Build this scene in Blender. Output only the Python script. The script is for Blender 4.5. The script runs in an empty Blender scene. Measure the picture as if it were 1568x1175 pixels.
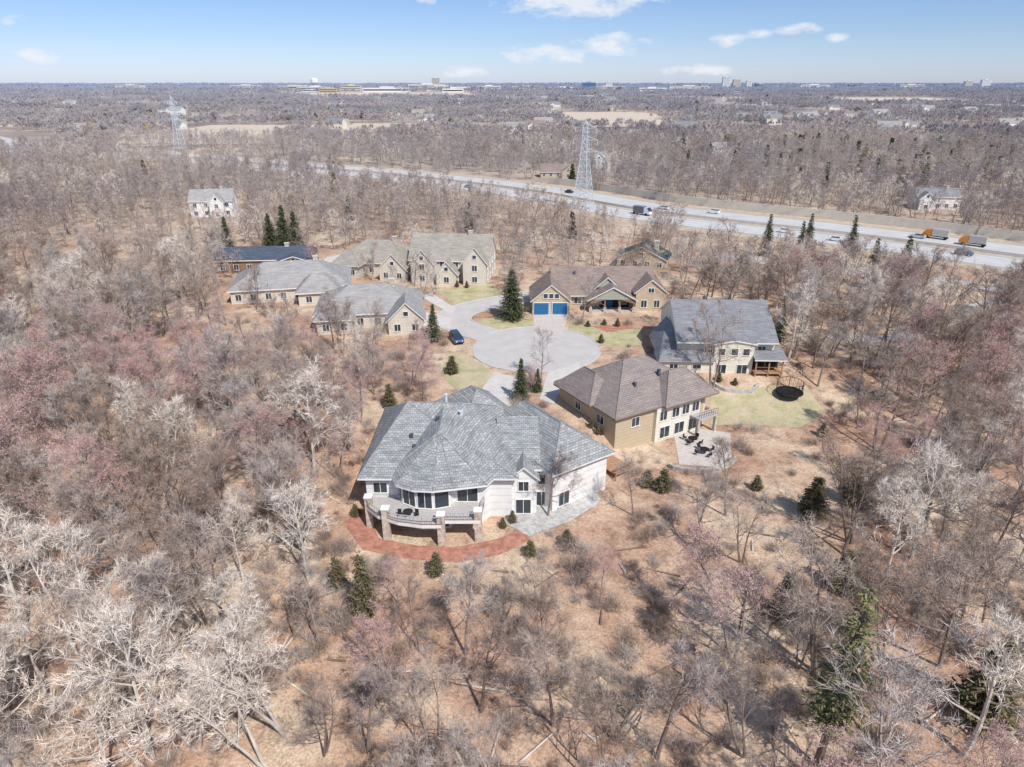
import bpy, bmesh, math, random
from mathutils import Vector, Matrix, noise
R=random.Random(7)
sc=bpy.context.scene
CAMH=46.0; PITCH=math.radians(23.85); CP,SP=math.cos(PITCH),math.sin(PITCH)
def ss(a,b,x):
    t=max(0.0,min(1.0,(x-a)/(b-a))); return t*t*(3-2*t)
def GH(x,y):
    mid=80+26*ss(8,24,x)
    z=-3*(1-ss(mid-10,mid+9,y))
    z-=1.5*(1-ss(20,60,y))
    if -200<x<200 and y<200:
        d=math.hypot(x-5,y-130)
        a=0.35*ss(60,90,d)*(1-ss(150,200,y))*(1-ss(140,190,abs(x)))
        if a>0: z+=a*noise.noise(Vector((x/9,y/9,0)))
    r=math.hypot(x,y)
    if r>600: z+=ss(600,2200,r)*9*(noise.noise(Vector((x/1300,y/900,3.1)))+.1)
    if y>1800: z+=16*math.exp(-(((x+350)/900)**2+((y-2900)/700)**2))
    return z
def G(px,py):
    "map position of a surveyed point (sight line meets the terrain)"
    u=(px-784)/1045; v=(587.5-py)/1045; z=0
    for _ in range(6):
        t=(CAMH-z)/(SP-v*CP); x=u*t; y=(CP+v*SP)*t; z=GH(x,y)
    return (x,y)
# ---------------- materials
def newmat(name,rough=.9):
    m=bpy.data.materials.new(name); m.use_nodes=True; nt=m.node_tree; b=nt.nodes['Principled BSDF']
    b.inputs['Roughness'].default_value=rough; b.inputs['Specular IOR Level'].default_value=.2
    return m,nt,b
def N(nt,t,**k):
    n=nt.nodes.new(t)
    for a,v in k.items(): setattr(n,a,v)
    return n
def ramp(nt,stops):
    n=nt.nodes.new('ShaderNodeValToRGB'); e=n.color_ramp.elements
    while len(e)<len(stops): e.new(.5)
    for i,(p,c) in enumerate(stops): e[i].position=p; e[i].color=(*c,1)
    return n
def mix(nt,fac,a,b,mode='MIX'):
    n=nt.nodes.new('ShaderNodeMix'); n.data_type='RGBA'; n.blend_type=mode
    for s,v in ((n.inputs[0],fac),(n.inputs[6],a),(n.inputs[7],b)):
        if isinstance(v,bpy.types.NodeSocket): nt.links.new(v,s)
        elif isinstance(v,(int,float)): s.default_value=v
        else: s.default_value=(*v,1)
    return n.outputs[2]
def nz(nt,scale,detail=4,coord='Object',vec=None,rough=.6,st=None):
    n=nt.nodes.new('ShaderNodeTexNoise'); n.inputs['Scale'].default_value=scale; n.inputs['Detail'].default_value=detail; n.inputs['Roughness'].default_value=rough
    if vec is None:
        tc=nt.nodes.new('ShaderNodeTexCoord'); vec=tc.outputs[coord]
    if st:
        mp=nt.nodes.new('ShaderNodeMapping'); mp.inputs['Scale'].default_value=st; nt.links.new(vec,mp.inputs[0]); vec=mp.outputs[0]
    nt.links.new(vec,n.inputs['Vector']); return n.outputs['Fac']
def plain(name,col,rough=.85,var=.2,scale=1.5,metal=0):
    m,nt,b=newmat(name,rough)
    f=nz(nt,scale,4)
    r=ramp(nt,[(.3,tuple(c*(1-var) for c in col)),(.7,tuple(min(1,c*(1+var)) for c in col))]); nt.links.new(f,r.inputs[0])
    nt.links.new(r.outputs[0],b.inputs['Base Color']); b.inputs['Metallic'].default_value=metal
    return m
def shingle(name,c1,c2,mort,row=.28,bw=.7,streak=.4):
    m,nt,b=newmat(name,.85)
    tc=N(nt,'ShaderNodeTexCoord'); uv=tc.outputs['UV']
    br=N(nt,'ShaderNodeTexBrick'); nt.links.new(uv,br.inputs['Vector'])
    br.inputs['Color1'].default_value=(*c1,1); br.inputs['Color2'].default_value=(*c2,1); br.inputs['Mortar'].default_value=(*mort,1)
    br.inputs['Scale'].default_value=1; br.inputs['Brick Width'].default_value=bw; br.inputs['Row Height'].default_value=row
    br.inputs['Mortar Size'].default_value=.03; br.inputs['Mortar Smooth'].default_value=.3
    f=nz(nt,1,4,vec=uv,st=(.35,3.2,1)); r=ramp(nt,[(.3,(1-streak,)*3),(.7,(1+streak*.5,)*3)]); nt.links.new(f,r.inputs[0])
    f2=nz(nt,.25,3,vec=uv); r2=ramp(nt,[(.3,(.86,.86,.88)),(.7,(1.1,1.07,1.04))]); nt.links.new(f2,r2.inputs[0])
    c=mix(nt,1,br.outputs['Color'],r.outputs[0],'MULTIPLY'); c=mix(nt,1,c,r2.outputs[0],'MULTIPLY')
    nt.links.new(c,b.inputs['Base Color'])
    return m
def siding(name,col,row=.3):
    m,nt,b=newmat(name,.7)
    tc=N(nt,'ShaderNodeTexCoord'); uv=tc.outputs['UV']
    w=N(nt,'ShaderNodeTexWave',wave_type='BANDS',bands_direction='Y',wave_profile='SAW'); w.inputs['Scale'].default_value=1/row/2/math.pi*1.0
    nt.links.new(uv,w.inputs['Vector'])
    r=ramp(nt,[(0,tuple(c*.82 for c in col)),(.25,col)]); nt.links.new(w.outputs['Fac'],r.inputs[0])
    f=nz(nt,.6,5,vec=uv); r2=ramp(nt,[(.3,(.88,.88,.87)),(.7,(1.03,1.03,1.03))]); nt.links.new(f,r2.inputs[0])
    nt.links.new(mix(nt,1,r.outputs[0],r2.outputs[0],'MULTIPLY'),b.inputs['Base Color'])
    return m
def stone(name,c1,c2):
    m,nt,b=newmat(name,.9)
    v=N(nt,'ShaderNodeTexVoronoi'); v.inputs['Scale'].default_value=3
    tc=N(nt,'ShaderNodeTexCoord'); nt.links.new(tc.outputs['Object'],v.inputs['Vector'])
    sp=N(nt,'ShaderNodeSeparateColor'); nt.links.new(v.outputs['Color'],sp.inputs[0])
    r=ramp(nt,[(0,c1),(1,c2)]); nt.links.new(sp.outputs[0],r.inputs[0]); nt.links.new(r.outputs[0],b.inputs['Base Color'])
    return m
def barkmat(name,cols,far=False):
    m,nt,b=newmat(name,1.0); b.inputs['Specular IOR Level'].default_value=0
    oi=N(nt,'ShaderNodeObjectInfo')
    r=ramp(nt,[(i/(len(cols)-1),col) for i,col in enumerate(cols)]); nt.links.new(oi.outputs['Random'],r.inputs[0])
    c=r.outputs[0]
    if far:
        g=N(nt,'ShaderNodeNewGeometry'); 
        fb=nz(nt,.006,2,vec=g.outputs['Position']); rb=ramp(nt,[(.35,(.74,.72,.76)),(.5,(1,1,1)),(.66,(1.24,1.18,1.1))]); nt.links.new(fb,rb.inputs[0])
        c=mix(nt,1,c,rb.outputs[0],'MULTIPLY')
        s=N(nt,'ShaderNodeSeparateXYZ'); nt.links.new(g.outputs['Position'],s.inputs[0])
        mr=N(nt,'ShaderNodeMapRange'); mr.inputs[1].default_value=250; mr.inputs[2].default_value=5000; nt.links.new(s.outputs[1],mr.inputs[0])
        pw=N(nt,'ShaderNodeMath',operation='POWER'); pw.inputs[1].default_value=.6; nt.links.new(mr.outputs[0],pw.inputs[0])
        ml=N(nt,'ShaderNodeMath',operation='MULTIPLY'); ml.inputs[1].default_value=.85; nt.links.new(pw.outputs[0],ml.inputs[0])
        c=mix(nt,ml.outputs[0],c,(.39,.43,.53))  # aerial haze painted into the base colour, stronger with world Y
    else:
        f=nz(nt,.7,1); r2=ramp(nt,[(.3,(.76,.75,.75)),(.7,(1.18,1.16,1.13))]); nt.links.new(f,r2.inputs[0])
        c=mix(nt,1,c,r2.outputs[0],'MULTIPLY')
    nt.links.new(c,b.inputs['Base Color']); return m
M={}
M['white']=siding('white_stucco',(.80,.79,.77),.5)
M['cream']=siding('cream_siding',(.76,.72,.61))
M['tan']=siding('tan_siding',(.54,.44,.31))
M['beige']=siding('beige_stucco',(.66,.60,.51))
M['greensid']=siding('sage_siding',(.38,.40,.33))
M['brownsid']=siding('brown_siding',(.28,.18,.12))
M['trim']=plain('white_trim',(.78,.77,.74),.6,.06)
M['browntrim']=plain('brown_trim',(.24,.17,.13),.6,.1)
M['shake']=shingle('cedar_shake_roof',(.43,.435,.43),(.29,.30,.30),(.16,.17,.17),.34,.5,.36)
M['brownroof']=shingle('brown_shingle_roof',(.335,.285,.26),(.26,.22,.20),(.16,.135,.12),.3,.8,.16)
M['redroof']=shingle('taupe_shingle_roof',(.34,.27,.23),(.27,.21,.18),(.16,.12,.11),.3,.8,.2)
M['grayroof']=shingle('gray_shingle_roof',(.31,.315,.33),(.23,.235,.25),(.14,.14,.15),.3,.8,.2)
M['tanroof']=shingle('tan_shingle_roof',(.43,.395,.345),(.34,.315,.27),(.22,.20,.17),.3,.8,.22)
M['lightroof']=shingle('pale_gray_roof',(.42,.41,.395),(.34,.33,.32),(.23,.22,.21),.3,.8,.22)
M['darkroof']=shingle('slate_roof',(.11,.14,.18),(.08,.10,.14),(.05,.06,.07),.4,.8,.3)
M['greenroof']=shingle('green_roof',(.09,.12,.105),(.07,.095,.085),(.04,.05,.05),.3,.8,.3)
M['stone']=stone('fieldstone',(.40,.33,.27),(.62,.54,.46))
M['greystone']=stone('grey_stone',(.36,.345,.325),(.54,.52,.49))
M['brick']=stone('red_brick',(.36,.17,.12),(.50,.30,.22))
M['conc']=plain('concrete',(.57,.53,.49),.9,.1,.5)
M['paver']=stone('pavers',(.50,.44,.40),(.58,.53,.48))
M['street']=plain('street_asphalt',(.50,.465,.435),.92,.08,.35)
M['hwy']=plain('freeway_concrete',(.52,.50,.48),.9,.08,.15)
M['hwy2']=plain('shoulder_asphalt',(.40,.385,.37),.9,.10,.2)
M['mark']=plain('road_paint',(.8,.8,.78),.7,.05)
M['kerb']=plain('kerb_concrete',(.54,.52,.49),.9,.1)
M['blue']=plain('blue_garage_paint',(.03,.15,.32),.5,.08)
M['wood']=plain('deck_wood',(.42,.24,.14),.8,.3,4)
M['greydeck']=plain('grey_deck_boards',(.45,.42,.40),.8,.15,3)
M['metal']=plain('galvanised_steel',(.62,.67,.69),.5,.08,metal=.1)
M['black']=plain('black_rubber',(.02,.02,.022),.8,.2)
M['dark']=plain('dark_interior',(.03,.03,.032),.6,.2)
M['mulch']=plain('red_mulch',(.42,.20,.14),.95,.35,1.5)
m,nt,b=newmat('window_glass',.08); b.inputs['Base Color'].default_value=(.035,.045,.055,1); b.inputs['Specular IOR Level'].default_value=.7; M['glass']=m
m,nt,b=newmat('wire_dark',.6); b.inputs['Base Color'].default_value=(.22,.22,.23,1); M['wire']=m
def paint(name,c):
    m,nt,b=newmat(name,.3); b.inputs['Base Color'].default_value=(*c,1); b.inputs['Coat Weight'].default_value=.5; return m
BARK=barkmat('bark_grey',[(.30,.25,.215),(.37,.32,.285),(.26,.215,.19),(.33,.27,.235)])
TWIG=barkmat('twigs_grey',[(.47,.39,.34),(.53,.475,.44),(.42,.35,.32),(.50,.405,.34)])
BBARK=barkmat('bark_brown',[(.20,.155,.13),(.25,.20,.165)])
BTWIG=barkmat('twigs_brown',[(.35,.265,.22),(.40,.31,.25),(.32,.26,.235)])
PBARK=barkmat('bark_pale',[(.62,.57,.51),(.67,.61,.54)])
PTWIG=barkmat('twigs_pale',[(.71,.635,.56),(.76,.68,.60)])
KBARK=barkmat('bark_maple',[(.32,.265,.245),(.36,.30,.28)])
KTWIG=barkmat('twigs_budding_pink',[(.55,.355,.33),(.58,.39,.36),(.52,.38,.355)])
FTWIG=barkmat('twigs_distant_hazed',[(.41,.335,.295),(.49,.43,.385),(.33,.28,.255),(.45,.37,.315),(.42,.35,.335)],far=True)
FBARK=barkmat('bark_distant_hazed',[(.28,.235,.205),(.38,.33,.30)],far=True)
def foliage(name,cs):
    m,nt,b=newmat(name,.85); b.inputs['Specular IOR Level'].default_value=.1
    f=nz(nt,1.7,2); r=ramp(nt,[(.3,cs[0]),(.55,cs[1]),(.75,cs[2])]); nt.links.new(f,r.inputs[0])
    nt.links.new(r.outputs[0],b.inputs['Base Color']); return m
CON=foliage('spruce_needles',[(.045,.06,.03),(.085,.11,.05),(.14,.17,.08)])
CONL=foliage('pine_needles_light',[(.14,.145,.065),(.23,.235,.105),(.32,.32,.16)])
CED=foliage('cedar_brown_green',[(.10,.09,.05),(.17,.15,.08),(.25,.22,.12)])
WIL=foliage('willow_yellow',[(.36,.27,.11),(.46,.36,.14),(.54,.43,.18)])
# ground
m,nt,b=newmat('leaf_litter_ground',.95); b.inputs['Specular IOR Level'].default_value=.0
f1=nz(nt,.06,4,rough=.65); f2=nz(nt,.4,5,rough=.72); f3=nz(nt,4.5,5,rough=.8)
r1=ramp(nt,[(.34,(.40,.245,.17)),(.48,(.48,.335,.245)),(.58,(.56,.44,.325)),(.7,(.62,.52,.40))]); nt.links.new(f1,r1.inputs[0])
r2=ramp(nt,[(.32,(.56,.52,.50)),(.5,(1,.98,.96)),(.68,(1.2,1.19,1.15))]); nt.links.new(f2,r2.inputs[0])
r3=ramp(nt,[(.32,(.42,.39,.38)),(.5,(1,1,1)),(.68,(1.42,1.38,1.33))]); nt.links.new(f3,r3.inputs[0])
c=mix(nt,1,r1.outputs[0],r2.outputs[0],'MULTIPLY'); c=mix(nt,.9,c,r3.outputs[0],'MULTIPLY')
g=N(nt,'ShaderNodeNewGeometry'); s=N(nt,'ShaderNodeSeparateXYZ'); nt.links.new(g.outputs['Position'],s.inputs[0])
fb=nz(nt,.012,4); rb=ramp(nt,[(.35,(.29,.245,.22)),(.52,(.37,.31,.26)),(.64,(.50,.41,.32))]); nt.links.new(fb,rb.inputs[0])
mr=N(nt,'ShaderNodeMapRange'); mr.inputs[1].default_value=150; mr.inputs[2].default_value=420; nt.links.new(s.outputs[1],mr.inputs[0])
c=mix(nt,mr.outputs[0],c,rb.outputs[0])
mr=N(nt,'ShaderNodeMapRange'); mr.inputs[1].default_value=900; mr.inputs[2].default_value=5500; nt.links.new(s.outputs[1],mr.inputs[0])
c=mix(nt,mr.outputs[0],c,(.34,.39,.49))  # blue distance haze painted into the far ground colour
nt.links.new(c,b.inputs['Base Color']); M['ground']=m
def grassmat(name,a,b_,c_):
    m,nt,b=newmat(name,.95)
    f=nz(nt,.35,5,rough=.7); r=ramp(nt,[(.35,a),(.5,b_),(.66,c_)]); nt.links.new(f,r.inputs[0])
    f3=nz(nt,6,4); r3=ramp(nt,[(.3,(.75,.75,.75)),(.7,(1.2,1.2,1.2))]); nt.links.new(f3,r3.inputs[0])
    nt.links.new(mix(nt,1,r.outputs[0],r3.outputs[0],'MULTIPLY'),b.inputs['Base Color']); return m
M['lawn']=grassmat('spring_lawn',(.30,.32,.14),(.45,.40,.23),(.56,.46,.31))
M['lawn2']=grassmat('dormant_lawn',(.36,.35,.18),(.48,.41,.26),(.56,.46,.32))
M['straw']=grassmat('dry_grass',(.42,.32,.23),(.51,.41,.30),(.57,.47,.36))
M['field']=grassmat('pale_field',(.52,.42,.32),(.60,.50,.39),(.66,.56,.45))
# ---------------- builder
class B:
    def __init__(s): s.v=[];s.f=[];s.mi=[];s.m=[];s.T=Matrix()
    def tf(s,x=0,y=0,a=0,z=0): s.T=Matrix.Translation((x,y,z))@Matrix.Rotation(math.radians(a),4,'Z'); return s
    def mx(s,m):
        if m not in s.m: s.m.append(m)
        return s.m.index(m)
    def poly(s,vs,fs,m):
        o=len(s.v); s.v+= [s.T@Vector(v) for v in vs]; k=s.mx(m)
        for f in fs: s.f.append([o+i for i in f]); s.mi.append(k)
    def box(s,x0,x1,y0,y1,z0,z1,m):
        s.poly([(x0,y0,z0),(x1,y0,z0),(x1,y1,z0),(x0,y1,z0),(x0,y0,z1),(x1,y0,z1),(x1,y1,z1),(x0,y1,z1)],
               [(3,2,1,0),(4,5,6,7),(0,1,5,4),(1,2,6,5),(2,3,7,6),(3,0,4,7)],m)
    def cyl(s,p0,p1,r0,r1,n,m,cap=True):
        p0=Vector(p0);p1=Vector(p1);d=(p1-p0).normalized(); a=d.orthogonal().normalized(); c=d.cross(a)
        vs=[];
        for p,r in((p0,r0),(p1,r1)):
            for i in range(n):
                t=2*math.pi*i/n; vs.append(p+a*(math.cos(t)*r)+c*(math.sin(t)*r))
        fs=[(i,(i+1)%n,n+(i+1)%n,n+i) for i in range(n)]
        if cap: fs+=[tuple(range(n))[::-1],tuple(range(n,2*n))]
        s.poly(vs,fs,m)
    def ext(s,prof,z0,z1,m):
        n=len(prof); s.poly([(x,y,z0) for x,y in prof]+[(x,y,z1) for x,y in prof],[tuple(range(n))[::-1],tuple(range(n,2*n))]+[(i,(i+1)%n,n+(i+1)%n,n+i) for i in range(n)],m)
    def obj(s,name,parent=None,loc=None,smooth=False):
        me=bpy.data.meshes.new(name); L=Vector(loc) if loc is not None else (parent.location.copy() if parent else Vector())
        me.from_pydata([tuple(v-L) for v in s.v],[],s.f)
        for m in s.m: me.materials.append(m)
        me.polygons.foreach_set('material_index',s.mi)
        if smooth: me.polygons.foreach_set('use_smooth',[True]*len(s.f))
        uv=me.uv_layers.new(name='UVMap'); Z=Vector((0,0,1))
        for p in me.polygons:
            n=p.normal; u=Z.cross(n)
            u=u.normalized() if u.length>.05 else Vector((1,0,0))
            w=n.cross(u).normalized() if u.length>0 else Vector((0,1,0))
            for li in p.loop_indices:
                co=me.vertices[me.loops[li].vertex_index].co; uv.data[li].uv=(co.dot(u),co.dot(w))
        o=bpy.data.objects.new(name,me); sc.collection.objects.link(o)
        if parent: o.parent=parent
        else: o.location=L
        return o
def root(name,x,y,z=0):
    e=bpy.data.objects.new(name,None); e.location=(x,y,z); sc.collection.objects.link(e); return e
def hip(b,x0,x1,y0,y1,ze,rise,m,over=.6,ridge=None,tm=None):
    x0-=over;x1+=over;y0-=over;y1+=over; w=x1-x0;d=y1-y0;zt=ze+rise
    if ridge: (a,c)=ridge
    elif w>=d: a=(x0+d/2*.95,(y0+y1)/2);c=(x1-d/2*.95,(y0+y1)/2)
    else: a=((x0+x1)/2,y0+w/2*.95);c=((x0+x1)/2,y1-w/2*.95)
    E=[(x0,y0,ze),(x1,y0,ze),(x1,y1,ze),(x0,y1,ze),(a[0],a[1],zt),(c[0],c[1],zt)]
    if w>=d: fs=[(0,1,5,4),(1,2,5),(2,3,4,5),(3,0,4)]
    else: fs=[(0,1,4),(1,2,5,4),(2,3,5),(3,0,4,5)]
    b.poly(E,fs,m)
    b.poly([(x0,y0,ze),(x1,y0,ze),(x1,y1,ze),(x0,y1,ze),(x0,y0,ze-.22),(x1,y0,ze-.22),(x1,y1,ze-.22),(x0,y1,ze-.22)],[(0,1,5,4),(1,2,6,5),(2,3,7,6),(3,0,4,7),(4,5,6,7)],tm or M['trim'])
    for p,q in ((0,4),(3,4) if w>=d else (1,4),(1,5) if w>=d else (2,5),(2,5) if w>=d else (3,5),(4,5)):
        if (Vector(E[p])-Vector(E[q])).length>.3: b.cyl(Vector(E[p])+Vector((0,0,.01)),Vector(E[q])+Vector((0,0,.02)),.09,.09,5,m)
def gable(b,x0,x1,y0,y1,ze,rise,axis,m,wm,over=.5,rake=.35,tm=None):
    tm=tm or M['trim']
    if axis=='x': c0,c1,l0,l1=y0,y1,x0,x1; f=lambda c,l,z:(l,c,z)
    else: c0,c1,l0,l1=x0,x1,y0,y1; f=lambda c,l,z:(c,l,z)
    cm=(c0+c1)/2; sl=rise/((c1-c0)/2); zo=ze-sl*over; t=.22
    pr=[(c0-over,zo),(cm,ze+rise),(c1+over,zo),(c1+over,zo-t),(cm,ze+rise-t),(c0-over,zo-t)]
    L0,L1=l0-rake,l1+rake
    v=[f(c,L0,z+.14) for c,z in pr]+[f(c,L1,z+.14) for c,z in pr]
    b.poly(v,[(0,1,7,6),(1,2,8,7)],m)
    b.poly(v,[(2,3,9,8),(5,0,6,11),(3,4,10,9),(4,5,11,10),(0,1,4,5),(1,2,3,4),(6,7,10,11),(7,8,9,10)],tm)
    for l in (l0+.003,l1-.003): b.poly([f(c0,l,ze-.01),f(c1,l,ze-.01),f(cm,l,ze+rise-.01)],[(0,1,2)],wm)
def win(b,x,y,z,w,h,a,nx=2,ny=1,fm=None,gm=None):
    "window centred at x,y,z ; a = outward normal angle in degrees"
    fm=fm or M['trim']; gm=gm or M['glass']
    T=b.T.copy(); b.T=T@Matrix.Translation((x,y,z))@Matrix.Rotation(math.radians(a+90),4,'Z')
    b.poly([(-w/2,-.02,-h/2),(w/2,-.02,-h/2),(w/2,-.02,h/2),(-w/2,-.02,h/2)],[(0,1,2,3)],gm)
    t=.09
    b.box(-w/2-t,-w/2,-.09,.05,-h/2,h/2,fm); b.box(w/2,w/2+t,-.09,.05,-h/2,h/2,fm)
    b.box(-w/2-t,w/2+t,-.10,.05,h/2,h/2+t,fm); b.box(-w/2-t-.05,w/2+t+.05,-.14,.05,-h/2-t,-h/2,fm)
    for i in range(1,nx): b.box(-w/2+w*i/nx-.035,-w/2+w*i/nx+.035,-.06,-.01,-h/2+.001,h/2-.001,fm)
    for i in range(1,ny): b.box(-w/2+.001,w/2-.001,-.055,-.012,-h/2+h*i/ny-.03,-h/2+h*i/ny+.03,fm)
    b.T=T
# ---------------- terrain
def axis_vals(lo,hi,step,far0,far1,g=1.13):
    v=[];x=lo
    while x<=hi: v.append(x); x+=step
    s=step;x=v[-1]
    while x<far1: s=min(s*g,260 if x<6000 else 1e9); x+=s; v.append(x)
    s=step;x=v[0];pre=[]
    while x>far0: s=min(s*g,260 if x>-5000 else 1e9); x-=s; pre.append(x)
    return pre[::-1]+v
xs=axis_vals(-170,170,2.5,-16000,16000); ys=axis_vals(10,250,2.5,-600,22000)
me=bpy.data.meshes.new('ground'); nx=len(xs)
me.from_pydata([(x,y,GH(x,y)) for y in ys for x in xs],[],[(j*nx+i,j*nx+i+1,(j+1)*nx+i+1,(j+1)*nx+i) for j in range(len(ys)-1) for i in range(nx-1)])
me.polygons.foreach_set('use_smooth',[True]*len(me.polygons)); me.materials.append(M['ground'])
go=bpy.data.objects.new('ground',me); sc.collection.objects.link(go)
CLEARP=[]; CLEARL=[]; CLEARR=[]
def sheet(name,pts,dz,mat,clear=True):
    bm=bmesh.new(); vs=[bm.verts.new((x,y,0)) for x,y in pts]; bm.faces.new(vs); bmesh.ops.triangulate(bm,faces=bm.faces[:])
    for _ in range(6):
        L=[e for e in bm.edges if e.calc_length()>3]
        if not L or len(bm.edges)>20000: break
        bmesh.ops.subdivide_edges(bm,edges=L,cuts=1); bmesh.ops.triangulate(bm,faces=bm.faces[:])
    for v in bm.verts: v.co.z=GH(v.co.x,v.co.y)+dz
    for f in bm.faces:
        if f.normal.z<0: f.normal_flip()
    me=bpy.data.meshes.new(name); bm.to_mesh(me); bm.free(); me.materials.append(mat)
    o=bpy.data.objects.new(name,me); sc.collection.objects.link(o)
    if clear: CLEARP.append(pts)
    return o
def smooth(pts,step=3):
    out=[]; n=len(pts)
    for i in range(n-1):
        p0=Vector(pts[max(i-1,0)]);p1=Vector(pts[i]);p2=Vector(pts[i+1]);p3=Vector(pts[min(i+2,n-1)])
        k=max(2,int((p2-p1).length/step))
        for j in range(k):
            t=j/k; out.append(.5*((2*p1)+(p2-p0)*t+(2*p0-5*p1+4*p2-p3)*t*t+(3*p1-p0-3*p2+p3)*t**3))
    out.append(Vector(pts[-1])); return out
def offs(P,o):
    r=[]
    for i,p in enumerate(P):
        d=(P[min(i+1,len(P)-1)]-P[max(i-1,0)]).normalized(); r.append(p+Vector((-d.y,d.x))*o)
    return r
def ribbon(b,P,o,w,dz,m,dash=None):
    A=offs(P,o-w/2);C=offs(P,o+w/2); n=len(P)
    vs=[(p.x,p.y,GH(p.x,p.y)+dz) for p in A]+[(p.x,p.y,GH(p.x,p.y)+dz) for p in C]
    fs=[(i,i+1,n+i+1,n+i) for i in range(n-1) if not dash or i%dash[1]<dash[0]]
    b.poly(vs,fs,m)
def wallrib(b,P,o,w,h,m,z0=-.1):
    A=offs(P,o-w/2);C=offs(P,o+w/2)
    for i in range(len(P)-1):
        z=GH(A[i].x,A[i].y); zz=GH(A[i+1].x,A[i+1].y)
        b.poly([(A[i].x,A[i].y,z+z0),(A[i+1].x,A[i+1].y,zz+z0),(C[i+1].x,C[i+1].y,zz+z0),(C[i].x,C[i].y,z+z0),
                (A[i].x,A[i].y,z+h),(A[i+1].x,A[i+1].y,zz+h),(C[i+1].x,C[i+1].y,zz+h),(C[i].x,C[i].y,z+h)],
               [(4,5,6,7),(0,1,5,4),(2,3,7,6)],m)
# cul-de-sac street
cx,cy,cr=4.5,120.5,12
st=smooth([(cx-2,cy+1),G(715,503),G(694,492),G(703,478),G(740,467),G(790,458),G(850,448)],2)
b=B(); ribbon(b,st,0,7.5,.05,M['street'])
n=48; b.poly([(cx+cr*math.cos(t*2*math.pi/n),cy+cr*math.sin(t*2*math.pi/n),.054) for t in range(n)],[tuple(range(n))],M['street'])
b.obj('street')
CLEARL.append((st,5.5)); CLEARR.append((cx,cy,13.5,13.5,0))
b=B()
def arc(a0,a1,r=cr+.12): return [Vector((cx+r*math.cos(math.radians(a)),cy+r*math.sin(math.radians(a)))) for a in range(a0,a1+1,6)]
for a0,a1 in ((200,236),(-52,-10),(5,60),(86,140)): wallrib(b,arc(a0,a1),0,.25,.14,M['kerb'])
wallrib(b,st[5:],3.85,.22,.14,M['kerb']); wallrib(b,st[8:],-3.85,.22,.14,M['kerb']); b.obj('street_kerb')
lawn=[[(735,488),(815,487),(816,512),(790,515),(755,512),(738,503)],
 [(692,540),(712,545),(738,558),(755,575),(740,590),(712,600),(690,590),(672,565)],
 [(872,499),(980,505),(985,528),(950,533),(905,528),(862,514)],
 [(668,445),(755,435),(770,455),(735,463),(700,470),(690,462)],
 [(1088,602),(1130,594),(1235,592),(1262,630),(1225,655),(1140,650),(1088,652)],
 [(545,402),(640,410),(620,425),(560,418)]]
for i,p in enumerate(lawn): sheet('lawn',[G(*q) for q in p],.03,M['lawn2'] if i in (1,4) else M['lawn'])
sheet('driveway',[G(*q) for q in [(756,572),(800,578),(788,606),(776,650),(712,655),(690,628),(688,606),(738,596)]],.062,M['conc'])
sheet('driveway',[G(*q) for q in [(838,572),(885,556),(895,568),(862,592),(848,620),(826,612)]],.066,M['conc'])
sheet('driveway',[G(*q) for q in [(816,483),(870,481),(861,513),(819,513)]],.064,M['paver'])
sheet('driveway',[G(*q) for q in [(600,470),(650,478),(692,488),(690,503),(640,500),(600,492)]],.063,M['conc'])
sheet('driveway',[G(*q) for q in [(480,400),(540,385),(580,392),(560,405),(510,412)]],.06,M['conc'])
sheet('driveway',[G(*q) for q in [(640,452),(662,450),(700,474),(690,482)]],.07,M['conc'])
sheet('stone_patio',[G(*q) for q in [(1032,668),(1060,655),(1118,664),(1120,700),(1098,716),(1040,712)]],.06,M['paver'])
sheet('stone_patio',[G(*q) for q in [(770,800),(800,770),(880,765),(915,750),(920,770),(870,800),(810,822)]],.06,M['greystone'])
sheet('garden_bed',[G(*q) for q in [(525,800),(560,770),(580,825),(640,836),(700,838),(760,826),(800,810),(812,828),(765,850),(700,862),(620,856),(555,842)]],.04,M['mulch'])
sheet('garden_bed',[G(*q) for q in [(905,500),(960,496),(970,503),(930,509)]],.05,M['mulch'])
sheet('dry_meadow',[(45,800),(200,800),(225,1200),(60,1200)],.5,M['field'])
sheet('dry_meadow',[(-330,580),(-190,570),(-200,840),(-350,850)],.5,M['field'])
sheet('dry_meadow',[(-70,640),(-165,640),(-190,880),(-85,880)],.5,M['field'])
sheet('dry_meadow',[(-700,2060),(-100,2020),(-100,2480),(-700,2480)],1,M['field'])
sheet('dry_meadow',[(700,1500),(1100,1500),(1150,2050),(750,2050)],1,M['field'])
sheet('dry_meadow',[G(*q) for q in [(1330,350),(1440,342),(1470,362),(1400,372),(1340,368)]],.04,M['straw'])
# freeway
fw=smooth([(260,95),(200,145),(146,193),(110,225),(54,268),(5,326),(-65,383),(-115,413),(-360,557),(-700,720)],6)
b=B()
ribbon(b,fw,0,50,.02,M['straw'])
for o in (-10.5,10.5):
    ribbon(b,fw,o,16.5,.05,M['hwy2']); ribbon(b,fw,o,13,.056,M['hwy'])
    for k in (-6,6): ribbon(b,fw,o+k*.97,.25,.062,M['mark'])
    for k in (-2,2): ribbon(b,fw,o+k,.22,.062,M['mark'],(1,2))
b.obj('freeway'); CLEARL.append((fw,22)); CLEARL.append((offs([p for p in fw if p.x>95],38),22)); CLEARL.append((offs([p for p in fw if -70<p.x<=95],27),13))
b=B(); wallrib(b,fw,0,.6,1.0,M['kerb']); b.obj('median_barrier')
b=B(); wallrib(b,fw[20:58],-25.5,.4,3.2,M['beige']); b.obj('noise_wall')
fr=smooth([G(1270,512),G(1330,520),G(1400,512),G(1500,470),G(1600,452)],3)
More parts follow.
